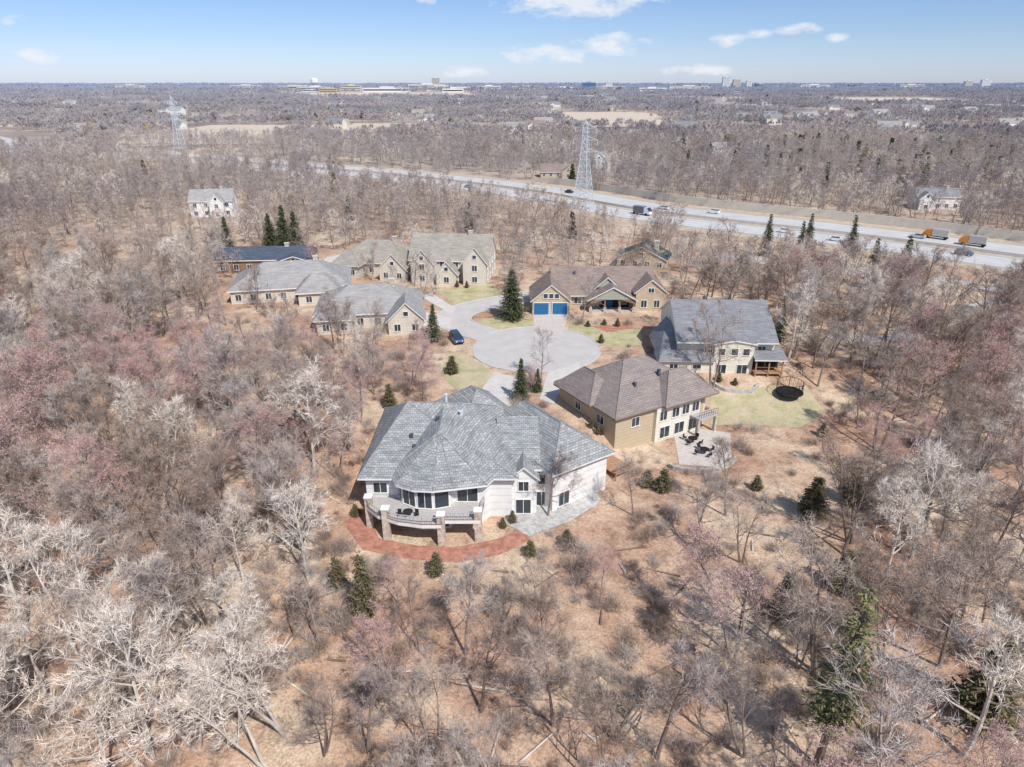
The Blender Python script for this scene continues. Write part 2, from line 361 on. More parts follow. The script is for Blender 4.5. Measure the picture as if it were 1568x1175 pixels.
fr2=smooth([(60,196),(92,176),(112,165),(150,146)],4)
b=B(); ribbon(b,fr2,0,8,.05,M['street']); ribbon(b,fr,0,4,.05,M['conc']); b.obj('frontage_road'); CLEARL+= [(fr2,9),(offs(fr2,12),8),(fr,4)]
ir=smooth([(-420,470),(-380,520),(-420,600),(-520,700)],10); ir2=smooth([(-500,430),(-380,500),(-300,560),(-180,600)],10)
b=B(); ribbon(b,ir,0,18,.3,M['hwy']); ribbon(b,ir2,0,18,.35,M['hwy']); b.obj('interchange_ramp'); CLEARL+=[(ir,40),(ir2[:20],36)]
# ---------------- houses
def clearh(x,y,hw,hd,a=0): CLEARR.append((x,y,hw,hd,a))
def vents(b,pts,m=None):
    for x,y,z in pts: b.box(x-.2,x+.2,y-.2,y+.2,z-.5,z+.45,m or M['darkroof']); 
# 1 main white house
rt=root('white_house',-8,78); clearh(-8,78,12,13); clearh(5,79.5,7.5,12,35)
WA=(4.0,80.3,35)
w=B(); w.box(-17.6,0,70.3,88,-3.8,2.9,M['white'])
bow=[(-14.0,71),(-13.0,68.7),(-11.2,67.6),(-9.2,67.4),(-7.3,68.0),(-6.9,69),(-3.6,68.9),(-2.2,71)]
w.ext(bow,-3.8,2.85,M['white'])
w.box(-1,4.6,72.5,80,-3.8,2.6,M['white'])
w.box(-.2,3.0,70.9,72.6,-3.8,2.3,M['white'])
w.tf(*WA); w.box(-4.4,4.4,-8.0,8.0,-3.8,2.8,M['white']); w.tf()
w.obj('walls',rt)
r=B(); hip(r,-17.6,0,70.3,88,2.9,5.1,M['shake'],.8,ridge=((-13.5,80),(-5,79.5)))
E=[(-14.9,70.9),(-13.6,68.0),(-11.5,66.9),(-9.1,66.7),(-6.7,67.2),(-2.9,68.0),(-1.3,71),(-.6,74)]
vs=[(x,y,2.98) for x,y in E]+[(-8.8,73.2,7.3),(-8.8,80,7.9),(-14.9,74,2.98)]
fs=[(i,i+1,8) for i in range(6)]+[(6,7,9,8),(10,0,8,9)]
r.poly(vs,fs,M['shake'])
r.poly([(x,y,2.98) for x,y in E]+[(x,y,2.74) for x,y in E],[(i,i+1,9+i,8+i) for i in range(7)]+[tuple(range(8,16))],M['trim'])
for i in range(6): r.cyl((E[i][0],E[i][1],3),(-8.8,73.2,7.32),.09,.09,5,M['shake'])
# connector: single slope rising to the back between the two masses
r.poly([(-2,71.9,2.75),(5.6,71.9,2.75),(5.6,80,6.0),(-2,80,6.0)],[(0,1,2,3)],M['shake']); r.box(-1.6,5.4,71.85,71.98,2.5,2.74,M['trim'])
gable(r,-.2,3.0,70.9,74.5,2.3,1.4,'y',M['shake'],M['white'],.4)
r.tf(*WA); hip(r,-4.4,4.4,-8.0,8.0,2.8,3.7,M['shake'],.7)
r.tf(-6.5,88,30); hip(r,-5,5,-8,3,3.1,4.3,M['shake'],.6); r.tf()
r.obj('roof',rt)
w=B(); w.tf(-6.5,88,30); w.box(-4.8,4.8,-7,2.8,-1,3.1,M['white']); w.obj('rear_walls',rt)
d=B()
for i in range(1,5):
    (xa,ya),(xb,yb)=bow[i-1],bow[i]
    a=math.degrees(math.atan2(yb-ya,xb-xa))-90; L=math.hypot(xb-xa,yb-ya)
    win(d,(xa+xb)/2,(ya+yb)/2,1.35,L-.35,2.4,a,2 if L>2 else 1,1)
    win(d,(xa+xb)/2,(ya+yb)/2,-1.7,L-.5,1.9,a,1,1)
win(d,-5.3,68.95,1.3,2.4,2.3,-91,2); win(d,-5.3,68.95,-1.8,2.2,2.1,-91,2)
win(d,-15.9,70.3,1.2,1.6,1.4,-90,2); win(d,-15.7,70.3,-1.8,2.0,1.9,-90,2)
win(d,-17.6,75,1.3,1.2,1.4,180,1); win(d,-17.6,80,1.3,1.2,1.4,180,1); win(d,-17.6,84,-1.3,1.2,1.4,180,1)
win(d,1.4,70.9,1.0,1.2,1.3,-90,2); win(d,1.4,70.9,-1.9,1.8,2.0,-90,2)
win(d,3.8,72.5,1.0,1.1,1.3,-90,1); win(d,3.7,72.5,-1.8,1.2,2,-90,2)
d.tf(*WA)
win(d,-2.6,-8.0,-1.6,1.6,1.9,-90,2); win(d,-4.4,-5.5,.9,1.5,1.4,180,2); win(d,-4.4,-5.5,-1.8,1.5,1.9,180,2)
win(d,4.4,0,1,1.4,1.2,0,2); d.tf()
d.obj('windows',rt)
k=B()
dk=[(-17.3,70.2),(-17.4,68.2),(-15.6,66.2),(-13,64.9),(-10.2,64.3),(-8,64.3),(-8,65.2),(-3.6,65.2),(-3.3,68.8)]
k.ext(dk,-.28,0,M['greydeck'])
k.poly([(x*1.0,y-.06,0.06) for x,y in dk[1:8]]+[(x,y-.06,-.4) for x,y in dk[1:8]],[(i,i+1,8+i,7+i) for i in range(6)],M['trim'])
for i in range(1,8):
    (xa,ya),(xb,yb)=dk[i],dk[i+1]
    L=math.hypot(xb-xa,yb-ya); n=max(1,int(L/.45))
    for j in range(n+1):
        x=xa+(xb-xa)*j/n;y=ya+(yb-ya)*j/n; k.cyl((x,y,0),(x,y,1.0),.02,.02,4,M['browntrim'])
    k.cyl((xa,ya,1.02),(xb,yb,1.02),.06,.06,5,M['greydeck']); k.cyl((xa,ya,.12),(xb,yb,.12),.03,.03,4,M['browntrim'])
for x,y in ((-17,68.4),(-14.6,66),(-8.1,64.8),(-3.9,65.6)):
    k.box(x-.42,x+.42,y-.42,y+.42,-4.2,1.15,M['stone']); k.box(x-.5,x+.5,y-.5,y+.5,1.15,1.27,M['trim'])
k.cyl((-12,66,.7),(-12,66,.75),.6,.6,12,M['dark']); k.cyl((-12,66,0),(-12,66,.7),.05,.05,6,M['dark'])
for ax in (-13,-11): k.box(ax-.22,ax+.22,65.8,66.2,.4,.46,M['dark']); k.box(ax-.22,ax+.22,66.2,66.25,.0,.9,M['dark'])
k.obj('deck',rt)
v=B(); vents(v,[(-9.3,76.5,7.2),(-12.5,75,5.6),(-12,73.6,4.8)]); 
for x,y,z in((-8.6,80.5,8.2),(-6.5,78,7.0)): v.cyl((x,y,z-.8),(x,y,z+.6),.2,.2,10,M['metal']); v.cyl((x,y,z+.6),(x,y,z+.7),.28,.28,10,M['metal'])
v.obj('roof_vents',rt)
# 2 brown hip house
rt=root('brown_roof_house',18.5,96.3); clearh(18.5,96.3,11.5,10,30.6)
w=B().tf(18.5,96.3,30.6); w.box(-8.6,8.6,-7,7,-4,2.9,M['tan']); w.box(-1.5,7.2,-7.6,-6.9,-4,2.7,M['cream']); w.box(8.5,9.3,-6.6,1,-4,2.75,M['cream']); w.obj('walls',rt)
w=B().tf(18.5,96.3,30.6); hip(w,-8.6,8.6,-7,7,2.9,4.9,M['brownroof'],.7,tm=M['browntrim']); hip(w,-9,-4,-1.5,6,3.0,3.3,M['brownroof'],.9,tm=M['browntrim']); hip(w,0,9.3,-7.8,-1,2.95,3.6,M['brownroof'],.7,tm=M['browntrim'])
vents(w,[(2,-3.5,6.2),(-3,-4,5.4),(4,-4.5,5.2)]); w.obj('roof',rt)
d=B().tf(18.5,96.3,30.6)
for x in (-.2,2.2,4.2,6.2): win(d,x,-7.6,1.2,1.3,1.5,-90,2)
for x in (.3,3.2,6.0): win(d,x,-7.6,-1.6,1.8,1.8,-90,2)
for y in (-5.2,-2.4,0): win(d,9.3,y,1.1,1.5,1.5,0,2); win(d,9.3,y,-1.6,1.5,1.6,0,2)
win(d,-5,-7,1.2,1.4,1.4,-90,2); win(d,-8.6,-3.5,1.0,1.6,1.3,180,2); win(d,-8.6,2,1.0,1.3,1.2,180,2); d.obj('windows',rt)
k=B().tf(18.5,96.3,30.6); k.box(5.2,9.2,-9.6,-7.7,-.25,0,M['greydeck'])
for x in (5.4,9.0): k.box(x-.22,x+.22,-9.5,-9.05,-4,-.26,M['stone'])
for j in range(9): k.cyl((5.25+j*.48,-9.5,0),(5.25+j*.48,-9.5,1),.025,.025,4,M['black'])
k.cyl((5.25,-9.5,1),(9.15,-9.5,1),.05,.05,5,M['browntrim']); k.obj('deck',rt)
# 3 cream house
rt=root('cream_house',37.5,119); clearh(37,119,13.5,12.5)
w=B().tf(37.5,119,-2)
w.box(-8.3,8.4,-7.5,10,-3,5,M['cream']); w.box(-11.2,-2.2,-9.2,-2,-3,1.9,M['cream']); w.box(-2.2,4.5,-9.2,-7.4,-3,5,M['cream']); w.obj('walls',rt)
w=B().tf(37.5,119,-2); gable(w,-8.3,8.4,-8.2,10,5,4.6,'x',M['grayroof'],M['cream'])
w.poly([(-11.8,-9.9,1.9),(-1.9,-9.9,1.9),(-1.9,-7.4,3.2),(-8.3,-2.5,5.6),(-8.8,2,6.2),(-11.8,2,2.2)],[(0,1,2),(0,2,3),(0,3,4,5)],M['grayroof'])
w.box(-11.7,-1.9,-9.8,-9.6,1.68,1.9,M['trim']); gable(w,-2.2,4.5,-9.2,-5,4.85,.6,'y',M['grayroof'],M['cream'],.4,.3)
vents(w,[(-2,3,9.3),(3,4,9.2)]); w.obj('roof',rt)
d=B().tf(37.5,119,-2)
for x in (-1,1.2,3.2): win(d,x,-9.2,3.4,1.1,1.2,-90,1)
for x in (-.8,2.8): win(d,x,-9.2,.2,1.7,1.7,-90,2)
win(d,1,-9.2,-1.7,1.7,1.8,-90,2); win(d,-9,-9.2,.6,1.4,.8,-90,2); win(d,-5,-9.2,.6,1.4,.8,-90,2); win(d,6.3,-7.5,3.2,1.3,1.3,-90,2)
for y in(-4,1,6): win(d,8.4,y,3.2,1.2,1.3,0,2)
d.obj('windows',rt)
k=B().tf(37.5,119,-2); k.box(4.7,9.6,-10.2,-7.6,-.2,0,M['wood'])
for x in (4.9,7.1,9.4):
    for y in (-10.1,-7.9): k.box(x-.1,x+.1,y-.1,y+.1,-3,2.6,M['wood'])
k.box(4.85,9.5,-7.75,-7.55,0,2.5,M['dark']); k.poly([(4.4,-10.6,2.5),(10,-10.6,2.5),(10,-6.5,3.5),(4.4,-6.5,3.5)],[(0,1,2,3)],M['grayroof']); k.box(4.4,10,-10.6,-10.5,2.3,2.49,M['trim'])
k.box(4.9,9.4,-7.9,-7.8,0,2.5,M['dark']); k.cyl((4.8,-10.1,1),(9.5,-10.1,1),.05,.05,5,M['browntrim']); k.obj('screen_porch',rt)
# 4 tan house with blue garage doors
rt=root('tan_house',18,149); clearh(18.5,149,17,10.5)
w=B(); w.box(4.4,12.4,141,150,-.5,3.2,M['tan']); w.box(9,31.5,146,158,-.5,3.2,M['tan']); w.box(27,33.5,143.5,158.5,-.5,4.4,M['tan'])
w.box(4.35,12.45,140.95,150,-.5,.9,M['stone']); w.obj('walls',rt)
w=B(); gable(w,4.4,12.4,141,152,3.2,3.3,'y',M['redroof'],M['tan']); gable(w,9,31.5,145.6,158,3.2,4.6,'x',M['redroof'],M['tan'])
gable(w,16.8,26.8,142.3,150,2.9,2.7,'y',M['redroof'],M['greensid']); gable(w,27,33.5,143.5,158.5,4.3,2.6,'y',M['redroof'],M['tan'])
gable(w,18.5,23.5,146,151,4.6,2.2,'y',M['redroof'],M['greensid']); vents(w,[(14,150,6.8)]); w.obj('roof',rt)
d=B()
for x in (6.3,10.3):
    d.box(x-1.6,x+1.6,140.86,140.94,0,2.5,M['blue'])
    for z in (.62,1.25,1.88): d.box(x-1.6,x+1.6,140.84,140.855,z-.015,z+.015,M['dark'])
    for s in (-1.7,1.6): d.box(x+s,x+s+.1,140.82,140.94,0,2.6,M['trim'])
    d.box(x-1.7,x+1.7,140.82,140.94,2.601,2.72,M['trim'])
for x in (7.2,8.4,9.6): win(d,x,141,4.1,.9,1.0,-90,1)
for x in (28.8,31.6): win(d,x,143.5,1.6,1.2,1.6,-90,2)
win(d,30.2,143.5,4.6,1.2,1.0,-90,2); win(d,14.6,146,1.6,1.6,1.4,-90,2)
for y in (146,150,154): win(d,33.5,y,1.8,1.2,1.5,0,2)
d.box(17.6,26,145.9,145.95,.1,2.7,M['dark']); d.box(21,22.3,145.8,145.89,0,2.3,M['blue'])
for x in (18.8,24.5): win(d,x,145.9,1.6,1.7,1.5,-90,2)
d.obj('windows_and_doors',rt)
k=B()
for x in (17.1,20.2,23.4,26.5): k.box(x-.3,x+.3,142.4,143,0,1.1,M['stone']); k.box(x-.15,x+.15,142.55,142.85,1.1,2.7,M['browntrim'])
k.box(16.8,26.8,142.4,145.8,-.3,.1,M['greystone']); 
n=12; pts=[(17+9.6*i/n,1.9+1.0*math.sin(math.pi*i/n)) for i in range(n+1)]
k.poly([(x,142.36,z) for x,z in pts]+[(x,142.36,3.0) for x,z in pts],[(i,i+1,n+2+i,n+1+i) for i in range(n)],M['browntrim'])
k.obj('entry_porch',rt)
# generic houses
def house(name,x,y,a,w_,d_,h,rise,wm,rm,wings=(),hipped=False,axis='x',z=0,chim=True,fclear=13):
    rt=root(name,x,y,z); clearh(x,y,w_/2+3,d_/2+3,a)
    if y>230: clearh(x*(1-fclear/y),y-fclear,w_/2+2,fclear+2)
    W=B().tf(x,y,a,z);Rf=B().tf(x,y,a,z);D=B().tf(x,y,a,z)
    blocks=[(-w_/2,w_/2,-d_/2,d_/2,h,rise,axis,hipped)]+list(wings)
    for i,(x0,x1,y0,y1,hh,rr,ax,hp) in enumerate(blocks):
        W.box(x0,x1,y0,y1,-4,hh,wm)
        (hip(Rf,x0,x1,y0,y1,hh,rr,rm) if hp else gable(Rf,x0,x1,y0,y1,hh,rr,ax,rm,wm))
        nw=max(1,int((x1-x0)/3.2))
        for fl in range(max(1,int(hh/2.7))):
            for j in range(nw): win(D,x0+(x1-x0)*(j+.5)/nw,y0,1.5+2.8*fl,1.2,1.4,-90,2)
            for j in range(max(1,int((y1-y0)/4))):
                yy=y0+(y1-y0)*(j+.5)/max(1,int((y1-y0)/4)); win(D,x1,yy,1.5+2.8*fl,1.1,1.3,0,2); win(D,x0,yy,1.5+2.8*fl,1.1,1.3,180,2)
        if not hp and ax=='y': win(D,(x0+x1)/2,y0,hh+rr*.35,.9,.9,-90,1)
    if chim: W.box(w_*.2,w_*.2+1.1,-.5,.4,h,h+rise+.8,M['stone']); W.box(w_*.2-.1,w_*.2+1.2,-.6,.5,h+rise+.8,h+rise+1,M['kerb'])
    W.obj('walls',rt);Rf.obj('roof',rt);D.obj('windows',rt); return rt
house('beige_house',-15,174,-6,20,13,5.6,5,M['beige'],M['tanroof'],[(-9,-3.5,-9.5,-5,5.4,3.2,'y',False),(-2.5,2.5,-10.5,-5,3.2,2.8,'y',False),(4,9.7,-9.5,-4,5.8,3.6,'y',False)])
house('beige_house',-35,180,-12,19,13,3.4,4.6,M['beige'],M['tanroof'],[(-9,-2,-10,-4,3.3,3.2,'y',True),(4,11,-11,-3,3.3,3.6,'y',False)],True)
house('grey_roof_house',-30,139,8,21,14,3.2,4.2,M['beige'],M['lightroof'],[(4,11,-12,-5,3.1,3.4,'y',False),(-10,-3,-10,-5,3.1,3,'y',True)],True)
house('grey_roof_house',-52,158,12,26,15,3.2,4.4,M['beige'],M['lightroof'],[(2,11,-12,-5,3.1,3.4,'y',True)],True)
house('slate_roof_house',-66,183,5,24,13,3.4,2.0,M['brownsid'],M['darkroof'],[(4,13,-9,-4,3.2,1.4,'y',False)],False)
house('white_farmhouse',-112,262,10,15,10,6,3.4,M['white'],M['lightroof'],[(0,5,-8,-4,6,2.6,'y',False)],fclear=7)
house('green_roof_house',36,184,-20,13,9,3,3,M['tan'],M['greenroof'],(),False,'y')
house('tan_bungalow',24,376,0,18,10,3,3.4,M['tan'],M['redroof'],[(2,8,-8,-4,3,2.5,'y',False)])
house('white_cottage',50,402,-20,9,9,6,4,M['white'],M['lightroof'],(),False,'y')
house('white_farmhouse',168,278,-10,16,9,5,2.6,M['white'],M['grayroof'],[(-8,-3,-8,-4,4.6,2.2,'y',False)],fclear=8)
house('tan_bungalow',183,275,-10,9,8,3,3,M['cream'],M['tanroof'],fclear=6)
for (x,y,a) in ((-300,640,10),(150,520,20),(330,600,0),(250,760,0),(-600,560,0),(390,430,0)):
    house(R.choice(['white_cottage','tan_bungalow']),x,y,a,16,10,R.choice([3,5.5]),3.2,R.choice([M['white'],M['cream'],M['beige']]),R.choice([M['lightroof'],M['grayroof'],M['redroof']]),(),False,'x',GH(x,y),False)
# distant buildings
def bldg(name,x,y,w_,d_,h,wm,fl=4):
    z=GH(x,y); rt=root(name,x,y,z); clearh(x,y,w_/2+10,d_/2+30)
    W=B().tf(x,y,0,z); W.box(-w_/2,w_/2,-d_/2,d_/2,-8,h,wm); W.box(-w_/2-.5,w_/2+.5,-d_/2-.5,d_/2+.5,h,h+1,M['kerb']); W.box(-w_*.15,w_*.15,-d_*.2,d_*.2,h+1,h+4,wm); W.obj('walls',rt)
    D=B().tf(x,y,0,z)
    for i in range(fl):
        zz=h*(i+.5)/fl; D.box(-w_/2+2,w_/2-2,-d_/2-.3,-d_/2-.05,zz-h/fl*.16,zz+h/fl*.16,M['glass'])
    D.obj('window_bands',rt)
bm_=M['white'];bl_=plain('blue_tower_glass',(.10,.22,.42),.3,.1)
for a in [(-700,2650,120,50,16,bm_,2),(-560,2600,70,40,20,M['beige'],3),(-430,2560,160,50,13,bm_,1),(-250,2700,200,60,14,M['cream'],1),(-90,2900,90,50,18,bm_,2),(-620,2520,60,40,12,M['tan'],2),(60,3100,120,50,20,bm_,3),(-330,2900,140,50,22,bm_,2),(-820,2900,160,50,18,M['beige'],2),(-200,2530,70,40,11,bm_,1),(200,3000,110,50,18,bm_,2),(620,3300,120,50,22,bm_,2),(1700,4200,160,50,28,bm_,3),(2300,4300,140,50,28,M['cream'],3),(-2100,4100,140,50,28,M['cream'],3),
          (340,3300,60,40,40,bl_,8),(450,3500,160,50,24,M['beige'],4),(-1500,4200,160,50,26,bm_,3),(-1150,3900,140,50,24,M['beige'],3),(900,3800,200,50,24,M['cream'],3)]: bldg('office_building',*a)
for a in [(1320,4600,45,30,72,M['white'],16),(1400,4650,45,30,60,M['beige'],14),(1460,4600,30,30,52,M['white'],12),(-480,4700,50,30,64,M['beige'],12),(3300,5200,60,30,60,bm_,12),(3120,5100,50,30,50,M['beige'],12),(650,5000,40,30,45,bm_,9)]: bldg('apartment_tower',*a)
x,y=-735,2780; z=GH(x,y); b=B(); b.cyl((x,y,z-3),(x,y,z+24),8,7,16,M['white']); b.cyl((x,y,z+24),(x,y,z+30),7,15,20,M['white']); b.cyl((x,y,z+30),(x,y,z+41),15,15,20,M['white']); b.cyl((x,y,z+41),(x,y,z+46),15,4,20,M['white']); b.obj('water_tower',loc=(x,y,z))
# pylons
def pylon(x,y,h,a):
    z0=GH(x,y); b=B().tf(x,y,a,z0); m=M['metal']; L=[(0,3.4),(.3,2.3),(.55,1.4),(.75,1.0),(.95,.85),(1,.1)]
    def w(t):
        for (a0,b0),(a1,b1) in zip(L,L[1:]):
            if t<=a1: return b0+(b1-b0)*(t-a0)/(a1-a0)
    K=14; ts=[i/K for i in range(K+1)]
    for t0,t1 in zip(ts,ts[1:]):
        w0,w1=w(t0),w(t1); c0=[(-w0,-w0),(w0,-w0),(w0,w0),(-w0,w0)];c1=[(-w1,-w1),(w1,-w1),(w1,w1),(-w1,w1)]
        for i in range(4):
            j=(i+1)%4
            b.cyl((*c0[i],t0*h),(*c1[i],t1*h),.16,.14,4,m,False)
            b.cyl((*c0[i],t0*h),(*c1[j],t1*h),.08,.08,3,m,False); b.cyl((*c0[j],t0*h),(*c1[i],t1*h),.08,.08,3,m,False)
            b.cyl((*c1[i],t1*h),(*c1[j],t1*h),.08,.08,3,m,False)
    for t,l in ((.66,5.5),(.79,5.0),(.92,4.4)):
        for s in (-1,1):
            for yy in (-.8,.8):
                b.cyl((0,yy,t*h),(s*l,0,t*h+.2),.12,.08,4,m,False); b.cyl((0,yy,t*h+1.6),(s*l,0,t*h+.2),.1,.08,4,m,False)
            b.cyl((s*l,0,t*h+.2),(s*l,0,t*h-1.6),.12,.12,5,m)
    b.obj('transmission_tower',loc=(x,y,z0))
    T=Matrix.Translation((x,y,z0))@Matrix.Rotation(math.radians(a),4,'Z')
    return [T@Vector((s*l,0,t*h-1.6)) for t,l in ((.66,5.5),(.79,5.0),(.92,4.4)) for s in (-1,1)]+[T@Vector((0,0,h))]
A=pylon(28,275,32.5,-30); C=pylon(-207,449,38,-30); D_=pylon(300,185,33,-30); E_=pylon(-620,760,42,-30)
b=B()
for P,Q in ((A,C),(A,D_),(C,E_)):
    for p,q in zip(P,Q):
        K=24; pr=None
        for i in range(K+1):
            t=i/K; c=p.lerp(q,t); c.z-=4*7*t*(1-t)
            if pr is not None: b.cyl(pr,c,.045,.045,3,M['wire'],False)
            pr=c
b.obj('power_lines')
CLEARR.append((28,275,8,8,0)); CLEARR.append((-207,449,10,10,0))
# ---------------- vehicles
def car(name,x,y,a,col,suv=False,z=None):
    z=GH(x,y)+.06 if z is None else z
    rt=root(name,x,y,z); P=paint(name+'_paint',col); b=B().tf(x,y,a,z); h=.25 if suv else 0
    prof=[(-2.3,.35),(-2.32,.75),(-2.2,.95+h),(-1.4,1.0+h),(1.0,1.0+h),(2.1,.85+h*.6),(2.32,.65),(2.3,.35)]
    n=len(prof); b.poly([(p,-.9,q) for p,q in prof]+[(p,.9,q) for p,q in prof],[tuple(range(n)),tuple(range(2*n-1,n-1,-1))]+[(i,(i+1)%n,n+(i+1)%n,n+i) for i in range(n)],P)
    o=b.obj('body',rt); md=o.modifiers.new('bevel','BEVEL'); md.width=.08; md.segments=2
    b=B().tf(x,y,a,z); x0,x1=(-2.1,1.1) if suv else (-1.7,1.1); t0,t1=(-1.85,.35) if suv else (-1.05,.35); zb,zt=1.0+h,1.45+h
    b.poly([(x0,-.82,zb),(x1,-.82,zb),(x1,.82,zb),(x0,.82,zb),(t0,-.65,zt),(t1,-.65,zt),(t1,.65,zt),(t0,.65,zt)],[(0,1,5,4),(1,2,6,5),(2,3,7,6),(3,0,4,7)],M['glass']); b.obj('windows',rt)
    b=B().tf(x,y,a,z); b.box(t0-.05,t1+.05,-.67,.67,zt,zt+.06,P); b.obj('roof',rt)
    b=B().tf(x,y,a,z)
    for wx in (-1.45,1.45):
        for wy in (-.92,.72): b.cyl((wx,wy,.33),(wx,wy+.2,.33),.34,.34,14,M['black']); b.cyl((wx,wy-.01,.33),(wx,wy+.21,.33),.18,.18,8,M['metal'])
    for wy in (-.7,.45): b.box(2.27,2.335,wy,wy+.25,.62,.76,M['trim']); b.box(-2.335,-2.27,wy,wy+.25,.7,.85,M['brick'])
    b.obj('wheels_and_lights',rt)
x,y=G(699,523); car('parked_blue_car',x,y,-70,(.02,.05,.12),True)
def along(i,o): 
    p=offs(fw,o)[i]; d=(fw[i+1]-fw[i-1]); return p.x,p.y,math.degrees(math.atan2(d.y,d.x))
cols=[(.8,.8,.8),(.8,.8,.8),(.03,.03,.035),(.35,.36,.38),(.3,.04,.04),(.8,.8,.8),(.1,.13,.2),(.5,.5,.5)]
for k,(i,o) in enumerate([(14,8),(15,12.5),(18,-8),(19,-12),(22,8),(24,12.5),(27,8),(30,-9),(36,9),(41,-12),(53,-9),(60,12),(16,-12.5),(33,12.5),(20,12),(17,8.3),(44,-8)]):
    x,y,a=along(i,o); car('white_car' if cols[k%8][0]>.7 else 'car',x,y,a if o<0 else a+180,cols[k%8],k%3==0)
def truck(x,y,a,c1,c2):
    z=GH(x,y)+.06; rt=root('box_truck',x,y,z); b=B().tf(x,y,a,z); b.box(-2.6,2,-1.15,1.15,1,3.1,paint('truck_box',c1)); b.obj('cargo_box',rt)
    b=B().tf(x,y,a,z); b.poly([(2.2,-1.15,.6),(4.6,-1.15,.6),(4.6,1.15,.6),(2.2,1.15,.6),(2.2,-1.1,2.9),(3.6,-1.1,2.9),(3.6,1.1,2.9),(2.2,1.1,2.9),(4.6,-1.15,1.6),(4.6,1.15,1.6)],[(0,1,8,5,4),(3,2,9,6,7)[::-1],(1,2,9,8),(4,5,6,7),(0,3,7,4)],paint('truck_cab',c2)); b.poly([(4.62,-1.1,1.62),(4.62,1.1,1.62),(3.64,1.05,2.85),(3.64,-1.05,2.85)],[(0,1,2,3)],M['glass']); b.box(-2.5,4.4,-.5,.5,.6,.95,M['black'])
    for wx in (-2.0,3.3):
        for wy in (-1.2,.9): b.cyl((wx,wy,.5),(wx,wy+.3,.5),.5,.5,12,M['black'])
    b.obj('cab_and_chassis',rt)
x,y,a=along(27,-8); truck(x,y,a,(.45,.42,.38),(.60,.23,.05)); x,y,a=along(29,-12); truck(x,y,a,(.5,.45,.4),(.60,.23,.05)); x,y,a=along(44,8); truck(x,y,a+180,(.12,.14,.16),(.7,.7,.7))
# trampoline
x,y=G(1207,608); z=GH(x,y); b=B().tf(x,y,0,z); n=20
for i in range(n):
    a0=2*math.pi*i/n;a1=2*math.pi*(i+1)/n
    b.cyl((2.1*math.cos(a0),2.1*math.sin(a0),.9),(2.1*math.cos(a1),2.1*math.sin(a1),.9),.14,.14,6,M['black'])
    b.cyl((2.1*math.cos(a0),2.1*math.sin(a0),2.7),(2.1*math.cos(a1),2.1*math.sin(a1),2.7),.05,.05,4,M['black'])
    for s in (0,1): b.cyl((2.1*math.cos(a0),2.1*math.sin(a0),.9),(2.1*math.cos([a0,a1][s]),2.1*math.sin([a0,a1][s]),2.7),.02,.02,3,M['black'])
    if i%4==0: b.cyl((2.1*math.cos(a0),2.1*math.sin(a0),0),(2.1*math.cos(a0),2.1*math.sin(a0),2.75),.05,.05,6,M['black'])
b.cyl((0,0,.86),(0,0,.88),2.05,2.05,24,M['black']); b.obj('trampoline',loc=(x,y,z)); clearh(x,y-5,4,9)
for px,py,ang in ((1078,695,20),(1060,678,50)):
    x,y=G(px,py); z=GH(x,y)+.06; b=B().tf(x,y,ang,z)
    b.cyl((0,0,.7),(0,0,.75),.7,.7,16,M['black']); b.cyl((0,0,0),(0,0,.7),.06,.06,6,M['black'])
    for i in range(4):
        a=90*i+ang; b.T=Matrix.Translation((x,y,z))@Matrix.Rotation(math.radians(a),4,'Z')@Matrix.Translation((1.25,0,0))
        b.box(-.25,.25,-.25,.25,.42,.47,M['dark']); b.box(.22,.27,-.25,.25,.47,.95,M['dark'])
        for sx in(-.22,.22):
            for sy in(-.22,.22): b.cyl((sx,sy,0),(sx,sy,.42),.02,.02,4,M['black'])
    b.obj('patio_dining_set',loc=(x,y,z))
for pl in ([(1090,588),(1110,600),(1150,602),(1160,592)],[(1025,715),(1045,722),(1100,722),(1125,705)]):
    P=smooth([G(*q) for q in pl],1.5); b=B(); wallrib(b,P,0,.5,.6,M['greystone'],-.5); b.obj('stone_retaining_wall')
x,y=G(940,722); z=GH(x,y); b=B().tf(x,y,35,z); b.box(-1.6,1.6,-2,2,.9,1.05,M['wood'])
for i in range(9): b.box(-1.6+.37*i,-1.45+.37*i,-2.05,-2,1.05,2,M['wood'])
b.box(-1.6,1.6,-2.1,-1.95,2,2.1,M['wood']); 
for sx in(-1.5,1.5):
    for sy in(-1.9,1.9): b.box(sx-.08,sx+.08,sy-.08,sy+.08,-.5,.9,M['wood'])
b.obj('wooden_deck',loc=(x,y,z))
